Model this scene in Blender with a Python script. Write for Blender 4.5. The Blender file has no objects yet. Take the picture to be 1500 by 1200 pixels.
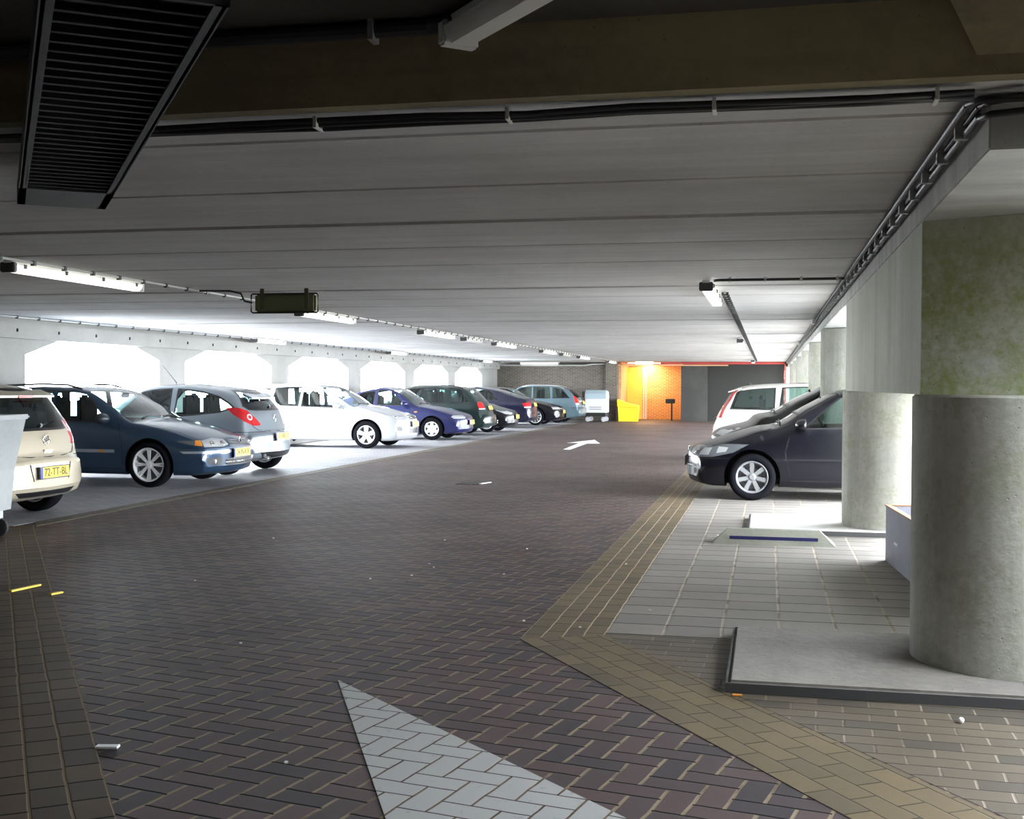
import bpy, bmesh, math, random
import numpy as np
from mathutils import Vector, Matrix
from mathutils.bvhtree import BVHTree
from mathutils.interpolate import poly_3d_calc
random.seed(7)
PI = math.pi
COL = bpy.context.scene.collection
scene = bpy.context.scene

# ---------------------------------------------------------------- camera
CAM_H = 1.46
FPX, YAW, PITCH, ROLL = 1733.4, 0.2134834, 0.0200, 0.0044222
cy, sy = math.cos(YAW), math.sin(YAW)
fw = Vector((-sy*math.cos(PITCH), cy*math.cos(PITCH), -math.sin(PITCH)))
rt0 = Vector((cy, sy, 0)); up0 = rt0.cross(fw)
rt = rt0*math.cos(ROLL)+up0*math.sin(ROLL); up = -rt0*math.sin(ROLL)+up0*math.cos(ROLL)
cam_data = bpy.data.cameras.new('camera'); cam = bpy.data.objects.new('camera', cam_data); COL.objects.link(cam)
cam_data.sensor_width = 36; cam_data.lens = FPX/1500*36; cam_data.clip_end = 400; cam_data.clip_start = 0.05
m = Matrix.Identity(4)
for i in range(3):
    m[i][0] = rt[i]; m[i][1] = up[i]; m[i][2] = -fw[i]
m[0][3], m[1][3], m[2][3] = 0, 0, CAM_H
cam.matrix_world = m
scene.camera = cam

# ---------------------------------------------------------------- world, exposure
w = bpy.data.worlds.new('sky'); scene.world = w; w.use_nodes = True
bg = w.node_tree.nodes['Background']
bg.inputs[0].default_value = (0.88, 0.94, 1.0, 1); bg.inputs[1].default_value = 50.0
scene.view_settings.view_transform = 'Standard'; scene.view_settings.look = 'None'
scene.view_settings.exposure = 0.0; scene.view_settings.gamma = 1.0
scene.view_settings.use_curve_mapping = False
try:
    scene.cycles.max_bounces = 10; scene.cycles.diffuse_bounces = 6; scene.cycles.transparent_max_bounces = 24
    scene.cycles.sample_clamp_indirect = 8
except Exception: pass

CEIL = 2.5
def portal(name, loc, rot, sx, sy_):
    l = bpy.data.lights.new(name, 'AREA'); l.shape = 'RECTANGLE'; l.size = sx; l.size_y = sy_
    l.cycles.is_portal = True
    o = bpy.data.objects.new(name, l); COL.objects.link(o); o.location = loc; o.rotation_euler = rot
    return o
portal('sky_portal_left', (-12.0, 33.2, 1.3), (0, -PI/2, 0), 2.4, 37)      # facing +X
portal('sky_portal_right', (2.45, 27, 1.2), (0, PI/2, 0), 2.6, 48)       # facing -X

# ---------------------------------------------------------------- materials
def _nodes(name):
    mt = bpy.data.materials.new(name); mt.use_nodes = True
    nt = mt.node_tree; b = nt.nodes['Principled BSDF']
    return mt, nt, b
class NT:
    """tiny helper for building math in a node tree"""
    def __init__(s, nt): s.nt = nt
    def n(s, t, **k):
        nd = s.nt.nodes.new(t)
        for a, v in k.items(): setattr(nd, a, v)
        return nd
    def put(s, sock, v):
        if isinstance(v, bpy.types.NodeSocket): s.nt.links.new(v, sock)
        elif v is not None: sock.default_value = v
    def m(s, op, a, b=None, c=None, clamp=False):
        nd = s.n('ShaderNodeMath', operation=op, use_clamp=clamp)
        for i, v in enumerate((a, b, c)):
            if v is not None: s.put(nd.inputs[i], v)
        return nd.outputs[0]
    def mix(s, f, a, b, blend='MIX'):
        nd = s.n('ShaderNodeMix', data_type='RGBA', blend_type=blend)
        s.put(nd.inputs[0], f)
        s.put(nd.inputs[6], a if isinstance(a, bpy.types.NodeSocket) else (*a, 1))
        s.put(nd.inputs[7], b if isinstance(b, bpy.types.NodeSocket) else (*b, 1))
        return nd.outputs[2]
    def pos(s):
        return s.n('ShaderNodeNewGeometry').outputs['Position']
    def sep(s, v):
        nd = s.n('ShaderNodeSeparateXYZ'); s.put(nd.inputs[0], v); return nd.outputs
    def comb(s, x, y, z=0.0):
        nd = s.n('ShaderNodeCombineXYZ')
        for i, v in enumerate((x, y, z)): s.put(nd.inputs[i], v)
        return nd.outputs[0]
    def noise(s, vec, scale, detail=4, rough=.55):
        nd = s.n('ShaderNodeTexNoise'); s.put(nd.inputs['Vector'], vec)
        nd.inputs['Scale'].default_value = scale; nd.inputs['Detail'].default_value = detail; nd.inputs['Roughness'].default_value = rough
        return nd.outputs['Fac']
    def white(s, vec):
        nd = s.n('ShaderNodeTexWhiteNoise', noise_dimensions='3D'); s.put(nd.inputs['Vector'], vec); return nd.outputs['Value']
    def step(s, v, lo, hi):
        nd = s.n('ShaderNodeMapRange', interpolation_type='SMOOTHSTEP')
        s.put(nd.inputs['Value'], v); nd.inputs['From Min'].default_value = lo; nd.inputs['From Max'].default_value = hi
        return nd.outputs['Result']
    def bump(s, h, strength, dist, b):
        nd = s.n('ShaderNodeBump'); nd.inputs['Strength'].default_value = strength; nd.inputs['Distance'].default_value = dist
        s.put(nd.inputs['Height'], h); s.nt.links.new(nd.outputs['Normal'], b.inputs['Normal'])
def setin(b, **k):
    names = dict(rough='Roughness', metal='Metallic', spec='Specular IOR Level', coat='Coat Weight', coatr='Coat Roughness', trans='Transmission Weight', ior='IOR', es='Emission Strength')
    for a, v in k.items():
        nm = names[a]
        if nm in b.inputs: b.inputs[nm].default_value = v
MATS = {}
def pbr(name, col, **k):
    if name in MATS: return MATS[name]
    em = k.pop('emit', None)
    mt, nt, b = _nodes(name); b.inputs['Base Color'].default_value = (*col, 1)
    setin(b, **k)
    if em: b.inputs['Emission Color'].default_value = (*em[:3], 1); b.inputs['Emission Strength'].default_value = em[3]
    # slight procedural wear in the roughness
    h = NT(nt); n = h.noise(h.pos(), 9, 3); r0 = b.inputs['Roughness'].default_value
    nt.links.new(h.m('ADD', h.m('MULTIPLY', h.m('SUBTRACT', n, .5), .12*min(1, r0*2)), r0, clamp=True), b.inputs['Roughness'])
    MATS[name] = mt; return mt
def concrete(name, c1, c2, streak=None, moss=None, bump=.3, rough=.85, formwork=0.0):
    if name in MATS: return MATS[name]
    mt, nt, b = _nodes(name); h = NT(nt); p = h.pos()
    big = h.noise(p, 1.1, 5, .6); fine = h.noise(p, 18, 5, .65)
    f = h.step(h.m('ADD', h.m('MULTIPLY', big, .75), h.m('MULTIPLY', fine, .25)), .36, .64)
    col = h.mix(f, c1, c2)
    if streak:          # streak = (sx,sy,sz) scales of a stretched noise
        x, y, z = h.sep(p)
        sv = h.comb(h.m('MULTIPLY', x, streak[0]), h.m('MULTIPLY', y, streak[1]), h.m('MULTIPLY', z, streak[2]))
        s = h.step(h.noise(sv, 1, 6, .62), .34, .66)
        col = h.mix(h.m('MULTIPLY', s, streak[3] if len(streak) > 3 else .5), col, tuple(v*.62 for v in c1))
    if moss:            # moss = (colour, amount, zmin, zmax)
        x, y, z = h.sep(p)
        mn = h.noise(p, 2.6, 6, .7); mf = h.noise(p, 26, 4, .7)
        zz = h.step(h.m('ABSOLUTE', h.m('SUBTRACT', z, (moss[2]+moss[3])/2)), (moss[3]-moss[2])/2+.35, (moss[3]-moss[2])/2-.25) if moss[3] < 5 else 1.0
        if len(moss) > 4: zz = h.m('MULTIPLY', zz, h.m('ADD', h.m('MULTIPLY', h.step(y, moss[4]+.06, moss[4]), .8), .2))
        mm = h.m('MULTIPLY', h.step(h.m('ADD', h.m('MULTIPLY', mn, .6), h.m('MULTIPLY', mf, .4)), .55-.22*moss[1], .62), zz)
        col = h.mix(h.m('MULTIPLY', mm, moss[1]), col, moss[0])
    # small pits
    vor = h.n('ShaderNodeTexVoronoi'); vor.inputs['Scale'].default_value = 22; nt.links.new(p, vor.inputs['Vector'])
    pit = h.m('MULTIPLY', h.step(vor.outputs['Distance'], .16, .08), h.step(fine, .52, .6))
    col = h.mix(h.m('MULTIPLY', pit, .55), col, tuple(v*.4 for v in c1))
    nt.links.new(col, b.inputs['Base Color']); setin(b, rough=rough, spec=.3)
    h.bump(h.m('SUBTRACT', h.m('ADD', fine, h.m('MULTIPLY', big, .4)), pit), bump, .01, b)
    MATS[name] = mt; return mt
def brickfloor(name, kind, cols, joint_a, joint_b, ang=0.0, size=(.23, .115), origin=(0, 0), jw=.006, rough=.5, paint=None, bond=.5, vary=1.0, spec=.15, fade=True):
    """kind: 'herring' | 'run' | 'grid' ; cols = list of 3 brick colours; joints run along u (a) or along v (b)"""
    if name in MATS: return MATS[name]
    mt, nt, b = _nodes(name); h = NT(nt); p = h.pos(); x, y, z = h.sep(p)
    wob = h.noise(p, 5.0, 2); wob2 = h.noise(h.comb(y, x, 3.1), 5.0, 2)
    x = h.m('ADD', h.m('SUBTRACT', x, origin[0]), h.m('MULTIPLY', h.m('SUBTRACT', wob, .5), .016))
    y = h.m('ADD', h.m('SUBTRACT', y, origin[1]), h.m('MULTIPLY', h.m('SUBTRACT', wob2, .5), .016))
    ca, sa = math.cos(ang), math.sin(ang)
    u = h.m('ADD', h.m('MULTIPLY', x, ca), h.m('MULTIPLY', y, sa))
    v = h.m('SUBTRACT', h.m('MULTIPLY', y, ca), h.m('MULTIPLY', x, sa))
    L, W = size
    if kind == 'herring':
        un = h.m('DIVIDE', u, W); vn = h.m('DIVIDE', v, W)
        i = h.m('FLOOR', un); j = h.m('FLOOR', vn); fx = h.m('SUBTRACT', un, i); fy = h.m('SUBTRACT', vn, j)
        t = h.m('FLOORED_MODULO', h.m('SUBTRACT', i, j), 4.0)
        eq = lambda k: h.m('COMPARE', t, float(k), .1)
        e0, e1, e2, e3 = eq(0), eq(1), eq(2), eq(3)
        ifx = h.m('SUBTRACT', 1.0, fx); ify = h.m('SUBTRACT', 1.0, fy)
        hor = h.m('ADD', e0, e1); ver = h.m('ADD', e2, e3)
        big = 9.0
        # distance to joints running along u (horizontal lines) and along v
        da = h.m('ADD', h.m('MULTIPLY', hor, h.m('MINIMUM', fy, ify)), h.m('ADD', h.m('MULTIPLY', e3, fy), h.m('MULTIPLY', e2, ify)))
        db = h.m('ADD', h.m('MULTIPLY', ver, h.m('MINIMUM', fx, ifx)), h.m('ADD', h.m('MULTIPLY', e0, fx), h.m('MULTIPLY', e1, ifx)))
        da = h.m('MULTIPLY', da, W); db = h.m('MULTIPLY', db, W)
        idv = h.comb(h.m('SUBTRACT', i, e1), h.m('SUBTRACT', j, e2), hor)
    else:
        vn = h.m('DIVIDE', v, W); j = h.m('FLOOR', vn); fy = h.m('SUBTRACT', vn, j)
        un = h.m('ADD', h.m('DIVIDE', u, L), h.m('MULTIPLY', j, bond if kind == 'run' else 0.0))
        i = h.m('FLOOR', un); fx = h.m('SUBTRACT', un, i)
        da = h.m('MULTIPLY', h.m('MINIMUM', fy, h.m('SUBTRACT', 1.0, fy)), W)
        db = h.m('MULTIPLY', h.m('MINIMUM', fx, h.m('SUBTRACT', 1.0, fx)), L)
        idv = h.comb(i, j, 0.5)
    rnd = h.white(idv); rnd2 = h.white(h.comb(h.m('MULTIPLY', rnd, 77.0), 3.0, 1.0))
    col = h.mix(h.step(rnd, .25, .55), cols[0], cols[1]); col = h.mix(h.step(rnd2, .62, .95), col, cols[2])
    grit = h.noise(p, 60, 3, .7); dirt = h.noise(p, .55, 5, .6)
    col = h.mix(h.m('MULTIPLY', h.m('SUBTRACT', grit, .35), .55*vary, clamp=True), col, tuple(c*.45 for c in cols[0]))
    col = h.mix(h.m('MULTIPLY', h.step(dirt, .42, .66), .35*vary), col, tuple(c*.6 for c in cols[0]))
    if paint:
        pm = h.step(h.noise(p, 14, 4, .7), .30, .40); col = h.mix(h.m('ADD', h.m('MULTIPLY', pm, .25), .75), col, paint)
    jm_a = h.step(da, jw, jw*.45); jm_b = h.step(db, jw*1.15, jw*.55)
    jv = h.step(h.noise(p, 3.3, 3), .36, .52)
    jb = h.mix(jv, tuple(c*.55 for c in joint_b), joint_b)
    col = h.mix(jm_b, col, jb); col = h.mix(jm_a, col, joint_a)
    nt.links.new(col, b.inputs['Base Color'])
    r = h.m('ADD', h.m('MULTIPLY', dirt, .25), rough-.12)
    nt.links.new(h.m('MAXIMUM', r, h.m('MULTIPLY', h.m('MAXIMUM', jm_a, jm_b), .9)), b.inputs['Roughness']); setin(b, spec=spec)
    hh = h.m('SUBTRACT', h.m('MULTIPLY', grit, .12), h.m('ADD', h.m('MAXIMUM', jm_a, jm_b), h.m('MULTIPLY', rnd, .25)))
    h.bump(hh, .35, .005, b)
    MATS[name] = mt; return mt
def wallbrick(name, axis, c1, c2, mortar, size=(.22, .066)):
    if name in MATS: return MATS[name]
    mt, nt, b = _nodes(name); h = NT(nt); x, y, z = h.sep(h.pos())
    br = h.n('ShaderNodeTexBrick'); nt.links.new(h.comb(x if axis == 'x' else y, z), br.inputs['Vector'])
    br.inputs['Scale'].default_value = 1; br.inputs['Brick Width'].default_value = size[0]; br.inputs['Row Height'].default_value = size[1]
    br.inputs['Mortar Size'].default_value = .008
    for n_, c in (('Color1', c1), ('Color2', c2), ('Mortar', mortar)): br.inputs[n_].default_value = (*c, 1)
    nt.links.new(br.outputs['Color'], b.inputs['Base Color']); setin(b, rough=.85, spec=.2)
    h.bump(h.m('SUBTRACT', 1.0, br.outputs['Fac']), .5, .006, b)
    MATS[name] = mt; return mt
def glass(name, tint, refl=.14, alpha=.75):
    if name in MATS: return MATS[name]
    mt = bpy.data.materials.new(name); mt.use_nodes = True; nt = mt.node_tree; nt.nodes.clear(); h = NT(nt)
    tr = h.n('ShaderNodeBsdfTransparent'); tr.inputs[0].default_value = (*tint, 1)
    gl = h.n('ShaderNodeBsdfGlossy'); gl.inputs['Roughness'].default_value = .03; gl.inputs[0].default_value = (1, 1, 1, 1)
    fr = h.n('ShaderNodeFresnel'); fr.inputs[0].default_value = 1.5
    mx = h.n('ShaderNodeMixShader'); nt.links.new(h.m('ADD', fr.outputs[0], refl*.25, clamp=True), mx.inputs[0])
    nt.links.new(tr.outputs[0], mx.inputs[1]); nt.links.new(gl.outputs[0], mx.inputs[2])
    out = h.n('ShaderNodeOutputMaterial'); nt.links.new(mx.outputs[0], out.inputs[0])
    MATS[name] = mt; return mt
def paint(name, col, metal=.35, rough=.32, coat=.9, spec=.5):
    if name in MATS: return MATS[name]
    mt, nt, b = _nodes(name); h = NT(nt)
    fl = h.noise(h.pos(), 900, 1); c = h.mix(h.m('MULTIPLY', h.step(fl, .5, .75), .25), col, tuple(min(1, v*1.6+.004) for v in col))
    nt.links.new(c, b.inputs['Base Color']); setin(b, metal=metal, rough=rough, coat=coat, coatr=.04, spec=spec)
    MATS[name] = mt; return mt

# ---------------------------------------------------------------- mesh helpers
class MB:
    def __init__(s): s.bm = bmesh.new()
    def box(s, c, d, rot=None, bev=0.0):
        r = bmesh.ops.create_cube(s.bm, size=1.0); vs = r['verts']
        bmesh.ops.scale(s.bm, vec=d, verts=vs)
        if bev:
            es = list({e for v in vs for e in v.link_edges})
            rr = bmesh.ops.bevel(s.bm, geom=es, offset=bev, segments=2, affect='EDGES'); vs = list({v for f in rr['faces'] for v in f.verts} | {v for v in vs if v.is_valid})
        if rot is not None: bmesh.ops.rotate(s.bm, cent=(0, 0, 0), matrix=rot if isinstance(rot, Matrix) else Matrix.Rotation(rot, 3, 'Z'), verts=vs)
        bmesh.ops.translate(s.bm, vec=c, verts=vs); return s
    def ext(s, pts, lo, hi, axis='z'):
        """extrude polygon pts (2D) from lo to hi along axis; for 'y' pts are (x,z), for 'x' pts are (y,z)"""
        f = {'z': lambda p, t: (p[0], p[1], t), 'y': lambda p, t: (p[0], t, p[1]), 'x': lambda p, t: (t, p[0], p[1])}[axis]
        a = [s.bm.verts.new(f(p, lo)) for p in pts]; b = [s.bm.verts.new(f(p, hi)) for p in pts]
        n = len(pts); fs = [s.bm.faces.new(a), s.bm.faces.new(b[::-1])]
        for i in range(n): fs.append(s.bm.faces.new((a[i], b[i], b[(i+1) % n], a[(i+1) % n])))
        bmesh.ops.recalc_face_normals(s.bm, faces=fs); return s
    def tube(s, pts, r, n=8, close=False):
        pts = [Vector(p) for p in pts]; rings = []
        for i, p in enumerate(pts):
            t = (pts[min(i+1, len(pts)-1)]-pts[max(i-1, 0)]).normalized()
            a = t.cross(Vector((0, 0, 1)));
            if a.length < 1e-3: a = t.cross(Vector((1, 0, 0)))
            a.normalize(); b = t.cross(a); rr = r[i] if isinstance(r, (list, tuple)) else r
            rings.append([s.bm.verts.new(p+a*rr*math.cos(2*PI*k/n)+b*rr*math.sin(2*PI*k/n)) for k in range(n)])
        for q0, q1 in zip(rings, rings[1:]):
            for k in range(n): s.bm.faces.new((q0[k], q0[(k+1) % n], q1[(k+1) % n], q1[k]))
        s.bm.faces.new(rings[0][::-1]); s.bm.faces.new(rings[-1]); return s
    def lathe(s, prof, n=32, axis='z', c=(0, 0, 0), caps=True):
        """prof: (r, h) list"""
        rings = []
        for r, hh in prof:
            ring = []
            for k in range(n):
                a = 2*PI*k/n; q = (r*math.cos(a), r*math.sin(a), hh)
                if axis == 'y': q = (q[0], q[2], q[1])
                if axis == 'x': q = (q[2], q[0], q[1])
                ring.append(s.bm.verts.new((q[0]+c[0], q[1]+c[1], q[2]+c[2])))
            rings.append(ring)
        fs = []
        for q0, q1 in zip(rings, rings[1:]):
            for k in range(n): fs.append(s.bm.faces.new((q0[k], q0[(k+1) % n], q1[(k+1) % n], q1[k])))
        if caps:
            fs.append(s.bm.faces.new(rings[0][::-1])); fs.append(s.bm.faces.new(rings[-1]))
        bmesh.ops.recalc_face_normals(s.bm, faces=fs); return s
    def build(s, name, mat, parent=None, smooth=False, angle=None):
        me = bpy.data.meshes.new(name); s.bm.normal_update(); s.bm.to_mesh(me); s.bm.free()
        if smooth or angle:
            for p in me.polygons: p.use_smooth = True
            if angle: me.set_sharp_from_angle(angle=math.radians(angle))
        me.materials.append(mat); o = bpy.data.objects.new(name, me); COL.objects.link(o)
        if parent: o.parent = parent
        return o
def reps(name, mat, parent, dims, pts, bev=0.0):
    """one small box part repeated as individual objects that share a mesh"""
    o = MB().box((0, 0, 0), dims, bev=bev).build(name, mat, parent); o.location = pts[0]
    for p in pts[1:]:
        c = o.copy(); COL.objects.link(c); c.location = p
    return o
def struct(o): o['kind'] = 'structure'; return o
def tag(o, label, cat=None, group=None):
    o['label'] = label
    if cat: o['category'] = cat
    if group: o['group'] = group
    return o
def empty(name, loc, label, cat, group=None, rz=0):
    o = bpy.data.objects.new(name, None); COL.objects.link(o); o.location = loc; o.rotation_euler.z = rz; o.empty_display_size = .2
    return tag(o, label, cat, group)
def copy_tree(o, parent=None):
    c = o.copy(); COL.objects.link(c)
    if parent: c.parent = parent
    for ch in list(o.children): copy_tree(ch, c)
    return c
# ================================================================ THE SETTING
C_HERR = [(.070, .054, .056), (.092, .063, .063), (.050, .044, .048)]
m_floor = brickfloor('red_brown_herringbone_clinker', 'herring', C_HERR, (.006, .005, .0045), (.22, .17, .115), ang=math.radians(-12), origin=(-.9, 4.4), jw=.0085, rough=.56, spec=.14)  # joints along u coloured dark as gap shade, joints along v pale sand
m_arrow = brickfloor('white_painted_clinker', 'herring', C_HERR, (.05, .04, .035), (.14, .105, .075), ang=math.radians(-12), origin=(-.9, 4.4), jw=.0055, rough=.6, paint=(.37, .37, .36), spec=.08)
C_YEL = [(.125, .098, .060), (.145, .110, .065), (.10, .082, .055)]
m_band = brickfloor('yellow_brown_clinker_border', 'run', C_YEL, (.33, .27, .19), (.05, .042, .035), ang=PI/2, origin=(-1.39, 0), jw=.006, rough=.55, bond=.5)
m_diag = brickfloor('yellow_brown_clinker_diagonal', 'run', C_YEL, (.045, .038, .03), (.05, .042, .03), ang=math.radians(-56.5), origin=(-1.39, 6.65), jw=.005, rough=.55)
C_TILE = [(.21, .193, .178), (.232, .213, .195), (.19, .175, .162)]
m_tile = brickfloor('grey_concrete_paving_tiles', 'grid', C_TILE, (.022, .02, .018), (.30, .26, .20), ang=0, origin=(-.93, 6.93), size=(.335, .31), jw=.0105, rough=.6, vary=.8)
m_side = brickfloor('grey_brown_running_clinker', 'run', [(.095, .080, .060), (.115, .095, .072), (.072, .063, .052)], (.03, .026, .022), (.17, .145, .11), ang=math.radians(-2.5), origin=(0, 5.6), jw=.006, rough=.5)
m_strip = brickfloor('brown_clinker_gutter_strip', 'run', [(.075, .055, .038), (.088, .062, .042), (.06, .046, .036)], (.15, .11, .065), (.008, .007, .006), ang=math.radians(125.9), origin=(-2.14, 3.59), size=(.205, .133), jw=.0075, rough=.6, bond=.12)
m_bay = brickfloor('pale_grey_bay_paving', 'run', [(.27, .27, .29), (.31, .31, .33), (.23, .23, .245)], (.15, .14, .13), (.17, .16, .14), ang=0, size=(.23, .115), jw=.005, rough=.45, spec=.5)
m_bayband = brickfloor('yellow_brown_bay_border', 'run', [(.12, .105, .085), (.135, .118, .093), (.105, .092, .076)], (.10, .085, .06), (.05, .042, .035), ang=PI/2, origin=(-7.55, 0), jw=.006, rough=.55)
m_out = concrete('outdoor_pavement', (.60, .60, .58), (.52, .52, .50), bump=.1)

def slab(name, pts, z1, mat, z0=-.05):
    return struct(MB().ext(pts, z0, z1, 'z').build(name, mat))
slab('ground', [(-60, -30), (60, -30), (60, 110), (-60, 110)], -.06, m_out, -.3)
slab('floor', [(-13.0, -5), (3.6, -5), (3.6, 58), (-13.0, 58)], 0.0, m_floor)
slab('floor', [(-13.0, 10.6), (-7.55, 10.6), (-7.55, 50), (-13.0, 50)], .003, m_bay)
slab('floor', [(-7.55, 11.1), (-7.32, 10.8), (-7.32, 49.9), (-7.55, 49.9)], .004, m_bayband)
d_ = Vector((math.cos(math.radians(-56.5)), math.sin(math.radians(-56.5)))); n_ = Vector((-d_.y, d_.x))
P0 = Vector((-1.39, 6.65)); P1 = Vector((-.93, 6.87))
slab('floor', [P1, P1+d_*9, (3.6, -.6), (3.6, 6.93), (-.93, 6.93)], .0010, m_side)
slab('floor', [P0, P0+d_*9, P0+d_*9+n_*.46, P1], .0020, m_diag)
slab('floor', [(-1.39, 6.65), (-.93, 6.87), (-.93, 50), (-1.39, 50)], .0020, m_band)
slab('floor', [(-.93, 6.93), (3.6, 6.93), (3.6, 50), (-.93, 50)], .0015, m_tile)
sA = Vector((-7.39, 10.85)); sB = Vector((-2.14, 3.59)); sd = (sB-sA).normalized(); sn = Vector((sd.y, -sd.x))
slab('floor', [sA, sB+sd*3.5, sB+sd*3.5+sn*2.66, sA+sn*2.66], .003, m_strip)

# painted arrows: flat road paint
def paintmark(name, pts, z, mat, label):
    bm_ = MB(); vs = [bm_.bm.verts.new((p[0], p[1], z)) for p in pts]; bm_.bm.faces.new(vs)
    r = bmesh.ops.extrude_face_region(bm_.bm, geom=bm_.bm.faces[:]); bmesh.ops.translate(bm_.bm, vec=(0, 0, -.0015), verts=[v for v in r['geom'] if isinstance(v, bmesh.types.BMVert)])
    bmesh.ops.recalc_face_normals(bm_.bm, faces=bm_.bm.faces[:])
    return tag(bm_.build(name, mat), label, 'road marking')
tip = Vector((-2.07, 5.51)); e1 = (Vector((-1.25, 3.78))-tip)*1.9; e2 = (Vector((-.50, 4.0))-tip)*1.66
paintmark('painted_arrow', [tip, tip+e1, tip+e2], .003, m_arrow, 'large white painted arrow point on the dark herringbone bricks in the foreground')
m_white = pbr('road_paint_white', (.78, .78, .78), rough=.6)
paintmark('painted_arrow', [(-4.61, 26.84), (-4.44, 26.76), (-4.50, 29.76), (-4.18, 29.86), (-4.62, 31.95), (-5.05, 29.95), (-4.74, 30.0)], .003, m_white, 'small white painted direction arrow far down the aisle')

# ---- ceiling of precast planks
m_plank = concrete('precast_ceiling_concrete', (.56, .555, .55), (.66, .655, .65), streak=(.35, 7.0, 1.0, .28), bump=.12)
m_dark = pbr('joint_black', (.02, .02, .02), rough=.9)
cb = MB(); ys = [4.29, 4.81]+[4.81+1.268*k for k in range(1, 37)]
for y0, y1 in zip(ys, ys[1:]):
    j = .013
    zb = CEIL + (.012 if (int(y0*10) % 3 == 0) else 0)
    cb.ext([(y0+j, zb+.02), (y0+j+.014, zb), (y1-j-.014, zb), (y1-j, zb+.02), (y1-j, CEIL+.16), (y0+j, CEIL+.16)], -12.1, 2.3, 'x')
struct(cb.build('ceiling', m_plank))
struct(MB().box((-4.9, 27.6, CEIL+.23), (14.8, 47, .15)).build('ceiling', m_dark))
m_near = concrete('shade_dark_entrance_concrete', (.04, .036, .03), (.06, .053, .044), bump=.3)  # concrete colour darkened to stand for the lack of light here
m_beam = concrete('brown_stained_beam_concrete', (.17, .14, .085), (.25, .215, .115), streak=(.4, 3, 6), bump=.3)
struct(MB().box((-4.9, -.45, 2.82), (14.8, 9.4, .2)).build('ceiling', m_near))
struct(MB().ext([(4.02, 2.76), (4.13, 2.60), (4.20, 2.5), (4.285, 2.5), (4.285, 2.92), (4.02, 2.92)], -12.1, 2.3, 'x').build('trim_1', m_beam))
# slanted haunch at the right end of the entrance beam
hb = MB(); q = [(.72, 4.27, 2.50), (.50, 3.85, 2.72), (.20, 2.6, 2.74), (2.3, 2.6, 2.74), (2.3, 4.27, 2.50)]
lo = [hb.bm.verts.new(p) for p in q]; hi = [hb.bm.verts.new((p[0], p[1], 2.9)) for p in q]
hb.bm.faces.new(lo); hb.bm.faces.new(hi[::-1])
for i in range(5): hb.bm.faces.new((lo[i], lo[(i+1) % 5], hi[(i+1) % 5], hi[i]))
bmesh.ops.recalc_face_normals(hb.bm, faces=hb.bm.faces[:])
struct(hb.build('trim_2', m_beam))

# ---- left wall with octagonal openings
m_lwall = concrete('pale_left_wall_concrete', (.29, .285, .27), (.34, .335, .32), bump=.2)
lw = MB(); X0, X1 = -11.78, -11.5
piers = [10.9+5.26*k for k in range(8)]
lw.ext([(-5, 0), (50.2, 0), (50.2, .5), (-5, .5)], X0, X1, 'x')
lw.ext([(-5, 2.2), (50.2, 2.2), (50.2, 2.7), (-5, 2.7)], X0, X1, 'x')
lw.ext([(-5, .5), (16.16-.6, .5), (16.16-.6, 2.2), (-5, 2.2)], X0, X1, 'x')
for c in piers[1:]:
    a, b = c-.52, c+.52
    if c > 47: b = 50.2; lw.ext([(a, .5), (b, .5), (b, 2.2), (a-1.03, 2.2), (a, 1.92)], X0, X1, 'x')
    else: lw.ext([(a, .5), (b, .5), (b, 1.92), (b+1.03, 2.2), (a-1.03, 2.2), (a, 1.92)], X0, X1, 'x')
struct(lw.build('wall_left', m_lwall))
bl = MB(); bl.box((-11.44, 23, 2.29), (.12, 54, .25), bev=.008)
struct(bl.build('trim_3', m_lwall))
struct(reps('trim_4', m_dark, None, (.02, .025, .05), [(-11.375, 13+k*1.1, 2.29) for k in range(34)]))

# ---- right side: edge beam and drop panel
m_rbeam = concrete('right_beam_concrete', (.52, .53, .51), (.62, .62, .59), streak=(1, 5, .7), bump=.3)
m_moss = concrete('green_stained_panel_concrete', (.58, .59, .53), (.68, .69, .62), streak=(3, 3, .3, .35), moss=((.33, .37, .13), .95, 1.2, 2.25, 6.38), bump=.45)
struct(MB().box((1.53, 27.3, 2.405), (1.54, 45.6, .19), bev=.006).build('wall_right', m_rbeam))
pl = []
pl += [(.762, 6.38), (1.80, 5.90), (2.05, 6.38)]
for k in range(25): a = PI*k/24; pl.append((1.25+.485*math.cos(a), 12.5+.485*math.sin(a)))
pl[3] = (2.05, 12.5)
struct(MB().ext(pl, 1.425, 2.309, 'z').build('wall_right', m_moss, angle=30))
# unseen rear wall; walls and roof at right added to cut daylight
m_back = concrete('rear_wall_and_light_block', (.16, .15, .14), (.2, .19, .18), bump=.1)
struct(MB().box((-4.9, -5.1, 1.4), (14.8, .2, 3.0)).build('wall_back', m_back))
struct(MB().box((2.4, -.75, 1.4), (.2, 8.7, 3.0)).build('wall_right', m_back))  # unseen wall added to narrow the daylight from the near right
struct(MB().box((4.7, -.65, 2.65), (4.8, 8.7, .2)).build('ceiling', m_back))  # unseen canopy added outside to block sky light
struct(MB().box((4.7, 8.3, 2.65), (4.8, 5.0, .2)).build('ceiling', m_back))  # far piece of the added canopy
struct(MB().box((5.8, 4.75, 2.65), (2.6, 2.1, .2)).build('ceiling', m_back))  # added canopy piece, leaving a gap that lights the foreground column
struct(MB().box((7.0, .5, 1.3), (.2, 11.0, 2.7)).build('wall_right', m_back))  # unseen outer wall added to block daylight under the canopy
struct(MB().box((4.7, -5.0, 1.3), (4.4, .2, 2.7)).build('wall_back', m_back))  # rear end of the added light-blocking enclosure
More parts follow.
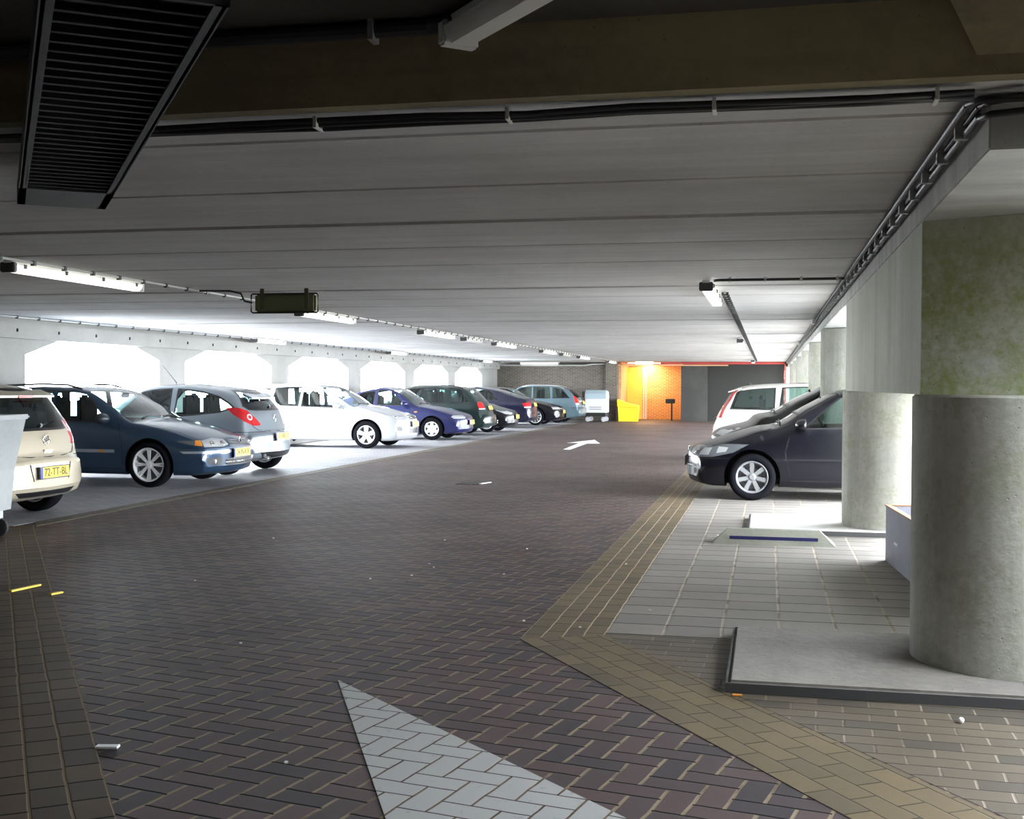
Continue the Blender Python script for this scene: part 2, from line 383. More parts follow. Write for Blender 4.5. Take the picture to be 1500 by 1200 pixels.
struct(MB().box((5.2, 2.9, -.045), (6.2, 16.0, .03)).build('ground', pbr('added_dark_ground', (.05, .05, .05), rough=.9)))  # unseen dark ground added to cut light bounced onto the near ceiling

# ---- columns
m_col = concrete('round_column_concrete', (.42, .42, .37), (.55, .55, .50), streak=(5, 5, .35), moss=((.25, .26, .15), .5, 9.9, 9.9), bump=.5)
CY = [6.5, 12.5, 17.9, 23.3, 28.6, 33.9, 39.2, 44.5]
CL = ['thick round concrete column in the right foreground standing on a raised kerb island',
      'round concrete column between the black hatchback and the foreground column',
      'third round concrete column along the right side, above the windscreen of the black hatchback',
      'fourth round concrete column along the right side, next to the narrow gap of daylight',
      'fifth round concrete column along the right side, behind the white estate car',
      'sixth round concrete column along the right side', 'seventh round concrete column along the right side', 'last round concrete column on the right, nearest the roller shutter']
for i, y in enumerate(CY):
    zt = 1.424 if i < 2 else 2.309
    z0 = .061 if i < 2 else .004
    c = MB().lathe([(.512, z0), (.512, z0+.02), (.512, zt-.012), (.50, zt)], 72, 'z', (1.25, y, 0)).build('concrete_column', m_col, angle=35)
    tag(c, CL[i], 'column', 'round concrete columns along the right side')
# raised kerb islands
m_kerb = concrete('kerb_concrete', (.13, .12, .11), (.21, .195, .175), bump=.5)
m_kerbl = concrete('daylit_kerb_concrete', (.55, .54, .52), (.64, .63, .61), bump=.4)  # paler kerb copy, the overexposed daylight is put into its colour
m_edge = pbr('dark_kerb_edging', (.05, .05, .05), rough=.7)
def island(x0, x1, y0, y1, mat, label):
    g = empty('kerb_island', ((x0+x1)/2, (y0+y1)/2, 0), label, 'kerb')
    a, b = (x1-x0)/2, (y1-y0)/2
    MB().box((0, 0, .032), (2*a-.03, 2*b-.03, .056), bev=.012).build('slab', mat, g)
    for s in (-1, 1):
        MB().box((0, s*(b-.006), .026), (2*a, .012, .046)).build('edging', m_edge, g); MB().box((s*(a-.006), 0, .026), (.012, 2*b-.025, .046)).build('edging', m_edge, g)
island(-.19, 2.6, 5.70, 7.05, m_kerb, 'raised concrete kerb island under the thick foreground column')
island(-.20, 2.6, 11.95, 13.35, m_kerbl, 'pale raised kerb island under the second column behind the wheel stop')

# ---- concrete wheel stop with blue stripe
ws = empty('wheel_stop', (.055, 11.28, .0016), 'low trapezoid concrete wheel stop with a dark blue stripe on the pavement', 'wheel stop')
bmw = MB(); A = [(-.555, -.15), (.555, -.15), (.555, .15), (-.555, .15)]; B = [(-.42, .02), (.42, .02), (.42, .10), (-.42, .10)]
lo = [bmw.bm.verts.new((*p, 0)) for p in A]; hi = [bmw.bm.verts.new((*p, .125)) for p in B]
bmw.bm.faces.new(lo[::-1]); bmw.bm.faces.new(hi)
for i in range(4): bmw.bm.faces.new((lo[i], lo[(i+1) % 4], hi[(i+1) % 4], hi[i]))
bmw.build('block', concrete('wheel_stop_concrete', (.20, .20, .165), (.27, .27, .225), bump=.6), ws)
sb = MB(); sb.box((0, -.092, .054), (.80, .006, .034), rot=None)
so = sb.build('stripe', pbr('stripe_navy', (.02, .02, .12), rough=.5), ws)

# ---- far end: brick wall, pillar, lobby, roller shutter
m_gbr = wallbrick('grey_brown_brick_x', 'x', (.085, .072, .060), (.13, .112, .095), (.20, .19, .17))
m_gbry = wallbrick('grey_brown_brick_y', 'y', (.20, .175, .15), (.30, .265, .23), (.42, .40, .36))
m_obr = wallbrick('orange_brick', 'x', (.40, .17, .06), (.52, .24, .09), (.80, .60, .38))
m_obry = wallbrick('orange_brick_side', 'y', (.50, .24, .10), (.62, .32, .14), (.62, .45, .28))
m_grey = pbr('dark_grey_panel', (.030, .030, .028), rough=.95, spec=.1)
m_red = pbr('red_steel_frame', (.30, .025, .02), rough=.5)
struct(MB().box((-9.15, 50.15, 1.17), (4.9, .3, 2.34)).build('wall_back', m_gbr))
struct(MB().box((-9.15, 50.6, 2.42), (4.9, .1, .2)).build('wall_back', m_dark))
struct(MB().box((-6.49, 50.0, 1.25), (.50, .5, 2.5)).build('wall_back', m_gbr))
struct(MB().box((-6.20, 51.6, 1.25), (.12, 2.7, 2.5)).build('wall_back', m_obry))
struct(MB().box((-4.7, 53.0, 1.25), (2.9, .2, 2.5)).build('wall_back', m_obr))
struct(MB().box((-3.55, 51.6, 1.25), (.12, 2.7, 2.5)).build('wall_back', m_obry))
struct(MB().box((-3.05, 50.2, 1.25), (1.1, .16, 2.5)).build('wall_back', concrete('grey_end_wall', (.035, .035, .032), (.05, .05, .046))))
struct(MB().box((-4.9, 51.6, 2.56), (2.8, 2.8, .1)).build('ceiling', pbr('lobby_ceiling', (.7, .55, .35), rough=.8)))
struct(MB().box((-4.9, 50.05, 2.37), (2.75, .1, .07)).build('trim_5', pbr('orange_lit_edge', (.75, .42, .22), rough=.6)))  # ceiling edge with the orange lamp light put into its colour
struct(MB().box((-2.6, 50.02, 2.35), (1.9, .06, .04)).build('trim_6', pbr('orange_lit_edge', (.75, .42, .22), rough=.6)))
sh = MB()
for k in range(30): sh.box((-.97, 50.2-.008*(k % 2), .043+.078*k), (3.2, .05, .084), bev=.006)
shut = struct(sh.build('door_1', m_grey))
struct(MB().box((-1.0, 50.25, 2.5), (3.6, .2, .40)).build('wall_back', m_grey))
struct(MB().box((-1.9, 50.0, 2.44), (5.1, .10, .09)).box((.66, 50.0, 1.2), (.07, .12, 2.4)).build('trim_7', m_red))
struct(MB().box((1.8, 50.3, 1.25), (2.2, .2, 2.5)).build('wall_back', m_lwall))
yp = empty('interior_door', (-5.78, 52.2, 0), 'tall lit yellow door inside the orange lobby', 'door')
MB().box((0, 0, 1.15), (.66, .06, 2.26)).build('leaf', pbr('yellow_door', (.92, .62, .10), rough=.5), yp)
MB().box((.40, 0, 1.15), (.05, .08, 2.26)).box((.50, 0, 1.15), (.06, .08, 2.26)).build('door_frame', pbr('frame_pale', (.75, .75, .65), rough=.5), yp)
ll = bpy.data.lights.new('lobby_lamp', 'AREA'); ll.shape = 'RECTANGLE'; ll.size = .25; ll.size_y = 1.2; ll.energy = 170; ll.color = (1.0, .66, .34)
lo_ = bpy.data.objects.new('lobby_lamp', ll); COL.objects.link(lo_); lo_.location = (-5.2, 52.2, 2.445)
lf = empty('lobby_light_fixture', (-5.2, 52.2, 2.51), 'ceiling light fixture inside the orange lobby', 'light')
MB().box((0, 0, -.03), (.3, 1.3, .05)).build('housing', pbr('fixture_white', (.8, .8, .78), rough=.4), lf)

# grit bin, post box, wheeled container
gb = empty('grit_bin', (-5.72, 49.4, 0), 'yellow grit bin with slanted lid beside the brick pillar', 'bin')
m_yel = pbr('bin_yellow', (.85, .58, .02), rough=.45)
MB().ext([(-.38, 0), (.38, 0), (.42, .55), (-.42, .62)], -.28, .28, 'y').build('tub', m_yel, gb)
MB().ext([(-.44, .63), (.44, .56), (.42, .66), (-.05, .76), (-.44, .92)], -.31, .31, 'y').build('lid', m_yel, gb)
bx = MB(); bx.box((-.46, 0, .4), (.05, .5, .75)); bx.build('handle_plate', pbr('dark_brown', (.05, .02, .01), rough=.7), gb)
pb = empty('post_mounted_box', (-4.02, 50.6, 0), 'black box on a thin post in front of the orange brick wall', 'mailbox')
MB().box((0, 0, .38), (.06, .06, .76)).build('post', m_dark, pb)
MB().box((-.06, 0, .84), (.40, .22, .20), bev=.02).build('box', m_dark, pb)
wc = empty('wheeled_container', (-6.93, 48.6, 0), 'white wheeled container with a pale sloping cover beside the blue-grey estate car', 'container')
m_cw = pbr('container_white', (.80, .82, .84), rough=.35)
MB().ext([(-.42, .38), (.42, .38), (.42, .95), (-.42, .95)], -.55, .55, 'y').build('body', m_cw, wc)
MB().ext([(-.56, .96), (.56, .96), (.45, 1.22), (-.30, 1.30), (-.50, 1.16)], -.43, .43, 'x').build('cover', pbr('cover_bluegrey', (.42, .54, .60), rough=.3), wc)
for z_ in (.52, .60): MB().box((0, -.556, z_), (.5, .01, .02)).build('slot', m_dark, wc)
MB().box((-.5, -.5, 1.12), (.10, .08, .26), bev=.02).build('handle', m_dark, wc)
MB().box((0, 0, .30), (.8, 1.0, .14)).build('chassis', m_dark, wc)
for sx in (-.32, .32):
    for sy2 in (-.42, .42):
        k = MB().lathe([(.07, -.025), (.1, -.02), (.1, .02), (.07, .025)], 20, 'y', (sx, sy2, .102)).build('castor', pbr('castor_grey', (.5, .5, .52), rough=.4), wc)
# ================================================================ SERVICES UNDER THE CEILING
m_pipe = pbr('black_conduit', (.025, .025, .028), rough=.45)
m_gal = pbr('galvanised_steel', (.55, .56, .56), rough=.4, metal=.7)
m_wpl = pbr('white_plastic', (.80, .80, .76), rough=.4)
m_dif = pbr('lamp_diffuser', (.92, .92, .90), rough=.3, emit=(1, .97, .9, 1.6))
m_difoff = pbr('lamp_diffuser_off', (.80, .79, .74), rough=.3)
m_clip = pbr('cable_clip_dark', (.04, .04, .04), rough=.5)
def lamp(x, y0, y1, label, lit=True, z=CEIL, rz=0, group='fluorescent lamps on the ceiling', wid=.13):
    L = y1-y0; g = empty('fluorescent_lamp', (x, (y0+y1)/2, z), label, 'light', group, rz)
    MB().box((0, 0, -.03), (wid*.62, L, .045), bev=.006).build('housing', m_wpl, g)
    MB().ext([(-wid/2, -.052), (wid/2, -.052), (wid/2*.9, -.085), (wid/2*.55, -.107), (-wid/2*.55, -.107), (-wid/2*.9, -.085)], -L/2+.03, L/2-.03, 'y').build('diffuser', m_dif if lit else m_difoff, g, angle=40)
    for s in (-1, 1): MB().box((0, s*(L/2-.02), -.07), (wid*1.04, .05, .085), bev=.008).build('end_cap', m_clip if s < 0 else m_wpl, g)
    reps('clip', m_clip, g, (.012, .03, .035), [(wid/2+.004, -L/2+.15+(L-.3)*k/3, -.055) for k in range(4)])
    return g
LR = [(8.75, 10.85, 'long white fluorescent lamp at the left end of the ceiling, nearest the camera', True),
      (15.0, 17.1, 'white fluorescent lamp just behind the hanging sign box', True),
      (20.7, 22.9, 'third fluorescent lamp of the long middle row on the ceiling', True),
      (23.8, 25.2, 'short grey unlit lamp housing of the middle ceiling row', False),
      (26.6, 28.8, 'fifth fluorescent lamp of the long middle row on the ceiling', True),
      (32.4, 34.5, 'sixth fluorescent lamp of the long middle row, above the dark blue saloon', True),
      (35.6, 37.2, 'seventh fluorescent lamp of the long middle row, close after the sixth', False),
      (39.0, 41.2, 'eighth fluorescent lamp of the long middle row, second from the far wall', True),
      (46.3, 48.6, 'last fluorescent lamp of the middle row in front of the brick pillar', True)]
for y0, y1, lab, lit in LR: lamp(-6.2, y0, y1, lab, lit)
# trunking rail of the middle row
tr = empty('cable_trunking', (-6.09, 28, CEIL), 'white cable rail with dark clips running along the middle lamp row', 'cable rail')
MB().tube([(0, -20.5, -.018), (0, 20.8, -.018)], .011, 8).build('rail', m_wpl, tr); MB().box((-.05, 0, -.006), (.035, 41, .01)).build('rail', m_wpl, tr)
reps('clip', m_clip, tr, (.035, .03, .04), [(0, -20.4+k*.45, -.022) for k in range(92)])
# left wall conduit with clips and its lamps
tr = empty('cable_conduit', (-11.2, 30, CEIL), 'thin clipped conduit along the ceiling above the left wall openings', 'conduit')
MB().tube([(0, -22, -.02), (0, 19.8, -.02)], .013, 8).build('tube', m_gal, tr)
reps('clip', m_clip, tr, (.04, .03, .045), [(0, -21.8+k*.56, -.026) for k in range(74)])
for y0, lab in ((24.2, 'short white lamp above the left wall, over the silver-grey three-door hatchback'), (33.6, 'short white lamp above the left wall, over the white estate car'), (45.2, 'short white lamp above the left wall, close to the far brick wall')):
    lamp(-11.05, y0, y0+1.6, lab, True, wid=.16)
# right row
lamp(-.6, 11.6, 13.9, 'white fluorescent lamp hanging near the right side, nearest of its row', True)
lamp(-.6, 25.4, 27.4, 'small bright lamp further along the right ceiling row', True)
lamp(-.6, 45.5, 47.5, 'small round-ended lamp at the far end of the right ceiling row', True)
tr = empty('cable_trunking', (-.472, 30, CEIL), 'dark ladder-like cable rail along the right lamp row', 'cable rail')
MB().box((0, 0, -.02), (.02, 34, .022)).build('rail', m_gal, tr)
reps('clip', m_clip, tr, (.075, .05, .035), [(0, -16.9+k*.36, -.03) for k in range(95)])
# cross conduit from lamp to the right edge
tr = empty('cable_conduit', (.08, 11.50, CEIL), 'black conduit crossing the ceiling from the right-hand lamp to the beam', 'conduit')
MB().tube([(-.60, -.05, -.03), (-.55, -.02, -.022), (.55, 0, -.022), (.60, .0, -.022)], .014, 8).build('tube', m_pipe, tr)
reps('clip', m_gal, tr, (.025, .05, .045), [(-.45+.33*k, 0, -.02) for k in range(4)])
# three pipes along the right beam
tr = empty('conduit_bundle', (.70, 4.5, CEIL), 'bundle of black conduits running the length of the right beam', 'conduit')
for k, (dx, dz) in enumerate(((.030, -.030), (.030, -.068), (-.012, -.024))):
    MB().tube([(dx, .02, dz), (dx, 44.8, dz)], .013, 10).build('conduit', m_pipe, tr)
bend = empty('conduit_bend', (.70, 4.5, CEIL), 'black conduits turning the corner at the near end of the right beam', 'conduit')
for k, (dx, dz) in enumerate(((.030, -.030), (.030, -.075), (-.012, -.024))):
    MB().tube([(dx+.75, -.10-.01*k, dz+.0+.02*(1-k)), (dx+.22, -.10-.01*k, dz+.015*(1-k)), (dx+.03, -.05, dz), (dx, .015, dz)], .013, 10).build('conduit', m_pipe, bend, smooth=True)
reps('clip', m_gal, tr, (.05, .03, .075), [(.018, .35+k*.5, -.046) for k in range(90)])
for y in (18.4, 27.5):
    j = tag(MB().box((.650, y, 2.45), (.04, .22, .09), bev=.01).build('junction_box', m_gal), '', 'junction box')
    j['label'] = 'small grey junction box on the right conduits, nearer one' if y < 20 else 'small grey junction box on the right conduits, farther one'
# cable bundle along the entrance beam
tr = empty('cable_bundle', (-5.5, 4.36, CEIL), 'thick black cables clipped along the entrance beam overhead', 'cable')
rr = random.Random(3)
for q in range(4):
    b_ = MB().tube([(-6+i*.393, (q-1.5)*.02+rr.uniform(-.006, .006), -.018-.006*(q % 2)+rr.uniform(-.012, .002)-(.0 if i < 27 else 0)) for i in range(32)], .012, 7)
    b_.build('cable', m_pipe, tr, smooth=True)
reps('clip', m_wpl, tr, (.014, .09, .045), [(3.02+k*.76, .0, -.025) for k in range(5)])
# lamp and dark pipes on the near ceiling
lamp(-.72, 2.2, 4.1, 'dim unlit fluorescent lamp mounted diagonally on the dark near ceiling', False, z=2.72, rz=math.radians(41), group='unlit lamp on the near ceiling').location = (-.43, 3.21, 2.72)
tr = empty('ceiling_pipe', (-1.9, 3.93, 2.72), 'dark pipe along the top of the entrance beam', 'pipe')
MB().tube([(-2.6, 0, -.03), (.75, 0, -.03), (1.0, -.1, -.03)], .028, 10).build('tube', m_pipe, tr)
MB().box((.55, 0, -.035), (.02, .07, .07)).build('clip', m_gal, tr)

# louvred steel ventilation grille (parallel to the entrance road)
ang = math.radians(-54.3)
lv = empty('louvred_grille', (-2.42, 3.87, 2.34), 'long dark louvred steel grille box hanging from the near ceiling at the upper left', 'vent', rz=ang+PI/2)
# local frame: +y points away along the box axis towards upper left/far end
m_lou = pbr('louvre_dark_steel', (.028, .028, .03), rough=.7)
m_slat = pbr('louvre_slat_steel', (.09, .09, .095), rough=.5)
m_lod = pbr('louvre_inside', (.004, .004, .004), rough=.9)
W_, LN = .41, 3.5
fr = MB()
for s in (-1, 1):
    fr.box((s*(W_/2-.0075), 0, .0475), (.015, LN, .095)); fr.box((s*(W_/2-.02), 0, .004), (.03, LN, .008))
for s in (-1, 1): fr.box((0, s*(LN/2-.006), .0475), (W_, .012, .095))
fr.box((0, LN/2-.26, .004), (W_, .52, .008)); fr.build('frame', m_lou, lv)
MB().box((0, 0, .09), (W_-.03, LN-.03, .01)).build('back_plate', m_lod, lv)
sl = MB()
nsl = 32
for k in range(nsl):
    y = -LN/2+.06+(LN-.60)*k/(nsl-1); sl.box((0, 0, 0), (W_-.06, .055, .005), rot=Matrix.Rotation(math.radians(38), 3, 'X'))
    bmesh.ops.translate(sl.bm, vec=(0, y, .025), verts=sl.bm.verts[-8:])
sl.build('louvre', m_slat, lv)
for s in (-1, 1):
    for y_, h_ in ((1.55, .065), (-1.0, .285)): MB().box((s*.15, y_, .095+h_/2), (.02, .02, h_)).build('hanger', m_pipe, lv)

# hanging sign box seen from behind
sg = empty('hanging_sign_box', (-5.12, 12.0, CEIL), 'olive green back of a sign box hanging from the ceiling beside the middle lamp row', 'sign')
m_ol = pbr('olive_back', (.10, .105, .045), rough=.7)
MB().box((0, .04, -.155), (.70, .09, .20), bev=.02).build('housing', m_ol, sg)
fr = MB(); fr.tube([(-.37, -.01, -.055), (.37, -.01, -.055), (.385, -.01, -.07), (.385, -.01, -.245), (.37, -.01, -.26), (-.37, -.01, -.26), (-.385, -.01, -.245), (-.385, -.01, -.07), (-.37, -.01, -.055)], .009, 8).build('frame', m_pipe, sg)
for s in (-1, 1): MB().box((s*.255, -.015, -.11), (.045, .015, .22)).build('bracket', pbr('bracket_dark', (.05, .045, .02), rough=.6), sg)
MB().tube([(-.95, -.1, -.02), (-.62, -.05, -.02), (-.50, -.02, -.05), (-.47, 0, -.13), (-.38, 0, -.15)], .011, 8).build('cable', m_pipe, sg, smooth=True)

# lamp and gutter over the brick wall
lamp(0, -.85, .85, 'white tube lamp in the dark gap above the brick wall', True, z=2.49, rz=PI/2, group='lamp above the brick wall').location = (-9.6, 49.85, 2.49)
tr = empty('drain_pipe', (-9.2, 49.9, 2.3), 'grey pipe running along the top of the brick wall', 'pipe')
MB().tube([(-2.3, 0, .06), (-1.9, 0, .04), (1.5, 0, .04), (1.9, 0, .09), (2.42, 0, .10)], .03, 10).build('tube', pbr('pipe_grey', (.5, .5, .5), rough=.5), tr, smooth=True)
# white light box by the lobby
tag(MB().box((-5.1, 49.7, 2.44), (.75, .15, .12), bev=.01).build('light_box', pbr('lightbox', (.9, .9, .85), rough=.4, emit=(1, .98, .9, 1.4))), 'white light box on the ceiling edge above the orange lobby', 'light')

# ================================================================ SMALL THINGS ON THE GROUND
pbx = empty('open_planter_box', (1.62, 9.0, .0016), 'grey open-topped box with a rusty rim between the two nearest columns', 'box', rz=math.radians(4))
m_pg = concrete('box_grey_paint', (.30, .30, .35), (.36, .36, .41), bump=.15)
b = MB()
for s in (-1, 1): b.box((s*.53, 0, .23), (.03, 2.9, .46)); b.box((0, s*1.435, .23), (1.03, .03, .46))
b.box((0, 0, .03), (1.03, 2.84, .03)); b.build('panel', m_pg, pbx)
b = MB()
for s in (-1, 1): b.box((s*.53, 0, .466), (.045, 2.93, .012)); b.box((0, s*1.435, .466), (1.05, .045, .012))
b.build('rim', pbr('rusty_rim', (.34, .19, .10), rough=.8), pbx)
b = MB().box((-.547, .95, .20), (.004, .16, .02)).build('sticker', m_white, pbx)
dr = empty('drain_cover', (-4.33, 17.05, .0005), 'small dark iron drain grate set in the middle of the aisle', 'drain')
MB().box((0, 0, .002), (.36, .36, .006)).build('frame', m_dark, dr)
b = MB()
for k in range(6): b.box((-.14+.056*k, 0, .006), (.022, .30, .006))
b.build('bar', pbr('iron', (.025, .023, .022), rough=.8), dr)
m_ytape = pbr('yellow_tape', (.85, .60, .05), rough=.5)
def strip(name, a, b_, wd, mat, label, cat, hgt=.012):
    a = Vector(a); b_ = Vector(b_); mid = (a+b_)/2; L = (b_-a).length; an = math.atan2(b_.y-a.y, b_.x-a.x)
    o = MB().box((0, 0, hgt/2), (L, wd, hgt), bev=hgt*.25).build(name, mat); o.location = (mid.x, mid.y, .0032); o.rotation_euler.z = an
    return tag(o, label, cat)
strip('yellow_strip', (-5.17, 7.31), (-5.13, 7.60), .035, m_ytape, 'longer yellow strip of plastic lying across the brown border bricks', 'litter')
strip('yellow_strip', (-4.83, 7.27), (-4.80, 7.37), .035, m_ytape, 'short yellow strip of plastic beside the longer one', 'litter')
strip('white_paper_scrap', (-2.62, 4.25), (-2.53, 4.27), .04, m_white, 'small crumpled white paper scrap by the left brick border', 'litter', .01)
strip('white_paper_scrap', (-4.16, 17.0), (-4.08, 17.3), .05, m_white, 'white scrap lying beside the drain grate', 'litter', .01)
peb = MB(); bmesh.ops.create_icosphere(peb.bm, subdivisions=2, radius=.014)
o = tag(peb.build('white_pebble', m_white, smooth=True), 'small white pebble in front of the foreground kerb island', 'stone'); o.location = (.83, 5.42, .013)
strip('orange_leaf', (-.155, 5.655), (-.11, 5.655), .03, pbr('leaf_orange', (.6, .25, .04), rough=.7), 'tiny orange leaf at the corner of the foreground kerb island', 'leaf', .006)
rr = random.Random(11)
for k in range(26):
    x = rr.uniform(-5, -.4); y = rr.uniform(3.9, 12)
    if x < -7.39+(10.85-y)*.7231+.3: continue
    o = strip('gravel_chip', (x, y), (x+.014, y+.006), .012, m_wpl, 'tiny pale stone chip scattered on the herringbone bricks', 'stone', .008)
    o['group'] = 'pale stone chips on the bricks'

# galvanised waste container cut off by the left edge of the frame
gc = empty('waste_container', (-7.30, 9.63, 0), 'galvanised steel wheeled waste container cut off at the left edge', 'waste container', rz=math.radians(8))
m_gs = concrete('weathered_galvanised', (.30, .32, .32), (.38, .40, .40), bump=.15, rough=.45)
b = MB(); lo4 = [(-.55, -.30), (.27, -.30), (.27, .38), (-.55, .38)]; hi4 = [(-.62, -.36), (.34, -.36), (.34, .42), (-.62, .42)]
A_ = [b.bm.verts.new((*p, .26)) for p in lo4]; A1 = [b.bm.verts.new((*p, .65)) for p in [(-.6, -.34), (.30, -.34), (.30, .40), (-.6, .40)]]; B_ = [b.bm.verts.new((*p, 1.12)) for p in [(x+.06*(x > 0), y) for x, y in hi4]]
b.bm.faces.new(A_[::-1]); b.bm.faces.new(B_)
for q0, q1 in ((A_, A1), (A1, B_)):
    for i in range(4): b.bm.faces.new((q0[i], q0[(i+1) % 4], q1[(i+1) % 4], q1[i]))
b.build('body', m_gs, gc)
MB().box((-.12, .03, 1.145), (1.10, .84, .045), bev=.015).build('lid', m_gs, gc)
MB().box((.405, -.35, .84), (.03, .06, .36), bev=.006).build('bumper_strip', pbr('black_rubber_strip', (.02, .02, .025), rough=.5), gc)
for sx in (-.45, .20):
    for s in (-.22, .28):
        MB().lathe([(.03, -.022), (.075, -.025), (.09, -.018), (.09, .018), (.075, .025), (.03, .022)], 24, 'y', (sx, s, .0945)).build('castor', pbr('castor_rubber', (.02, .02, .02), rough=.7), gc, angle=40)
        MB().box((sx, s, .215), (.05, .07, .09)).build('castor_fork', m_gal, gc)
# ================================================================ CARS
m_tyre = pbr('tyre_rubber', (.007, .007, .009), rough=.95, spec=.03)
m_glassc = glass('window_glass', (.62, .80, .78))
m_glassd = glass('tinted_glass', (.30, .40, .40))
m_trim = pbr('black_trim', (.012, .012, .014), rough=.35)
m_gap = pbr('panel_gap_black', (.006, .006, .006), rough=.9)
m_seat = pbr('seat_fabric', (.055, .065, .07), rough=.9)
m_plast = pbr('interior_plastic', (.03, .033, .036), rough=.7)
m_lamp = pbr('headlight_clear', (.74, .77, .80), rough=.12, metal=.55, coat=1)
m_chrome = pbr('chrome', (.80, .80, .80), rough=.12, metal=1)
m_redl = pbr('tail_light_red', (.50, .008, .012), rough=.25, coat=.25)
m_amber = pbr('amber_lens', (.75, .28, .04), rough=.2, coat=1)
m_clear = pbr('clear_lens', (.70, .66, .66), rough=.15, coat=1)
m_alloy = pbr('alloy_silver', (.72, .73, .75), rough=.3, metal=.6)
m_hubcap = pbr('hubcap_silver', (.20, .205, .215), rough=.4, metal=.2)
m_disc = pbr('brake_disc', (.18, .18, .19), rough=.4, metal=.8)
m_py = pbr('plate_yellow', (.90, .62, .06), rough=.4)
m_pblue = pbr('plate_blue', (.02, .04, .35), rough=.4)
m_ptext = pbr('plate_text', (.03, .02, .01), rough=.5)
m_under = pbr('underbody', (.015, .015, .015), rough=.9)

def pchip(pts):
    xs = np.array([p[0] for p in pts], float); ys_ = np.array([p[1] for p in pts], float)
    h = np.diff(xs); d = np.diff(ys_)/h; n = len(xs); mm = np.zeros(n)
    mm[0], mm[-1] = d[0], d[-1]
    for i in range(1, n-1):
        if d[i-1]*d[i] > 0:
            w1, w2 = 2*h[i]+h[i-1], h[i]+2*h[i-1]; mm[i] = (w1+w2)/(w1/d[i-1]+w2/d[i])
    def f(x):
        x = min(max(x, xs[0]), xs[-1]); i = min(max(int(np.searchsorted(xs, x))-1, 0), n-2)
        t = (x-xs[i])/h[i]
        return float((1+2*t)*(1-t)**2*ys_[i]+t*(1-t)**2*h[i]*mm[i]+t*t*(3-2*t)*ys_[i+1]+t*t*(t-1)*h[i]*mm[i+1])
    return f
LVL = pchip([(0, .90), (.06, .945), (.18, .972), (.35, .985), (.55, 1.0), (.72, 1.0), (.88, .985), (1, .955)])

def text_mesh(s, size, mat, name, parent, M):
    cu = bpy.data.curves.new('t', 'FONT'); cu.body = s; cu.size = size; cu.align_x = 'CENTER'; cu.align_y = 'CENTER'; cu.extrude = .0012
    o = bpy.data.objects.new('t', cu); COL.objects.link(o)
    bpy.context.view_layer.update()
    me = bpy.data.meshes.new_from_object(o.evaluated_get(bpy.context.evaluated_depsgraph_get()))
    bpy.data.objects.remove(o); me.transform(M); me.materials.clear(); me.materials.append(mat)
    r = bpy.data.objects.new(name, me); COL.objects.link(r); r.parent = parent
    return r

def plate(parent, M, txt, wd=.52, ht=.115):
    """M maps plate space (x right, y up, z out) to car space"""
    b = MB().box((0, 0, .004), (wd, ht, .008)); b.bm.transform(M); o = b.build('number_plate', m_py, parent)
    f = MB().box((0, 0, .001), (wd+.025, ht+.022, .006)); f.bm.transform(M); f.build('plate_frame', m_trim, o)
    b = MB().box((-wd/2+.022, 0, .0055), (.044, ht, .008)); b.bm.transform(M); b.build('plate_band', m_pblue, o)
    if txt: text_mesh(txt, ht*1.02, m_ptext, 'plate_text', o, M @ Matrix.Translation((.018, 0, .0095)) @ Matrix.Diagonal((.92, 1, 1, 1)))
    return o

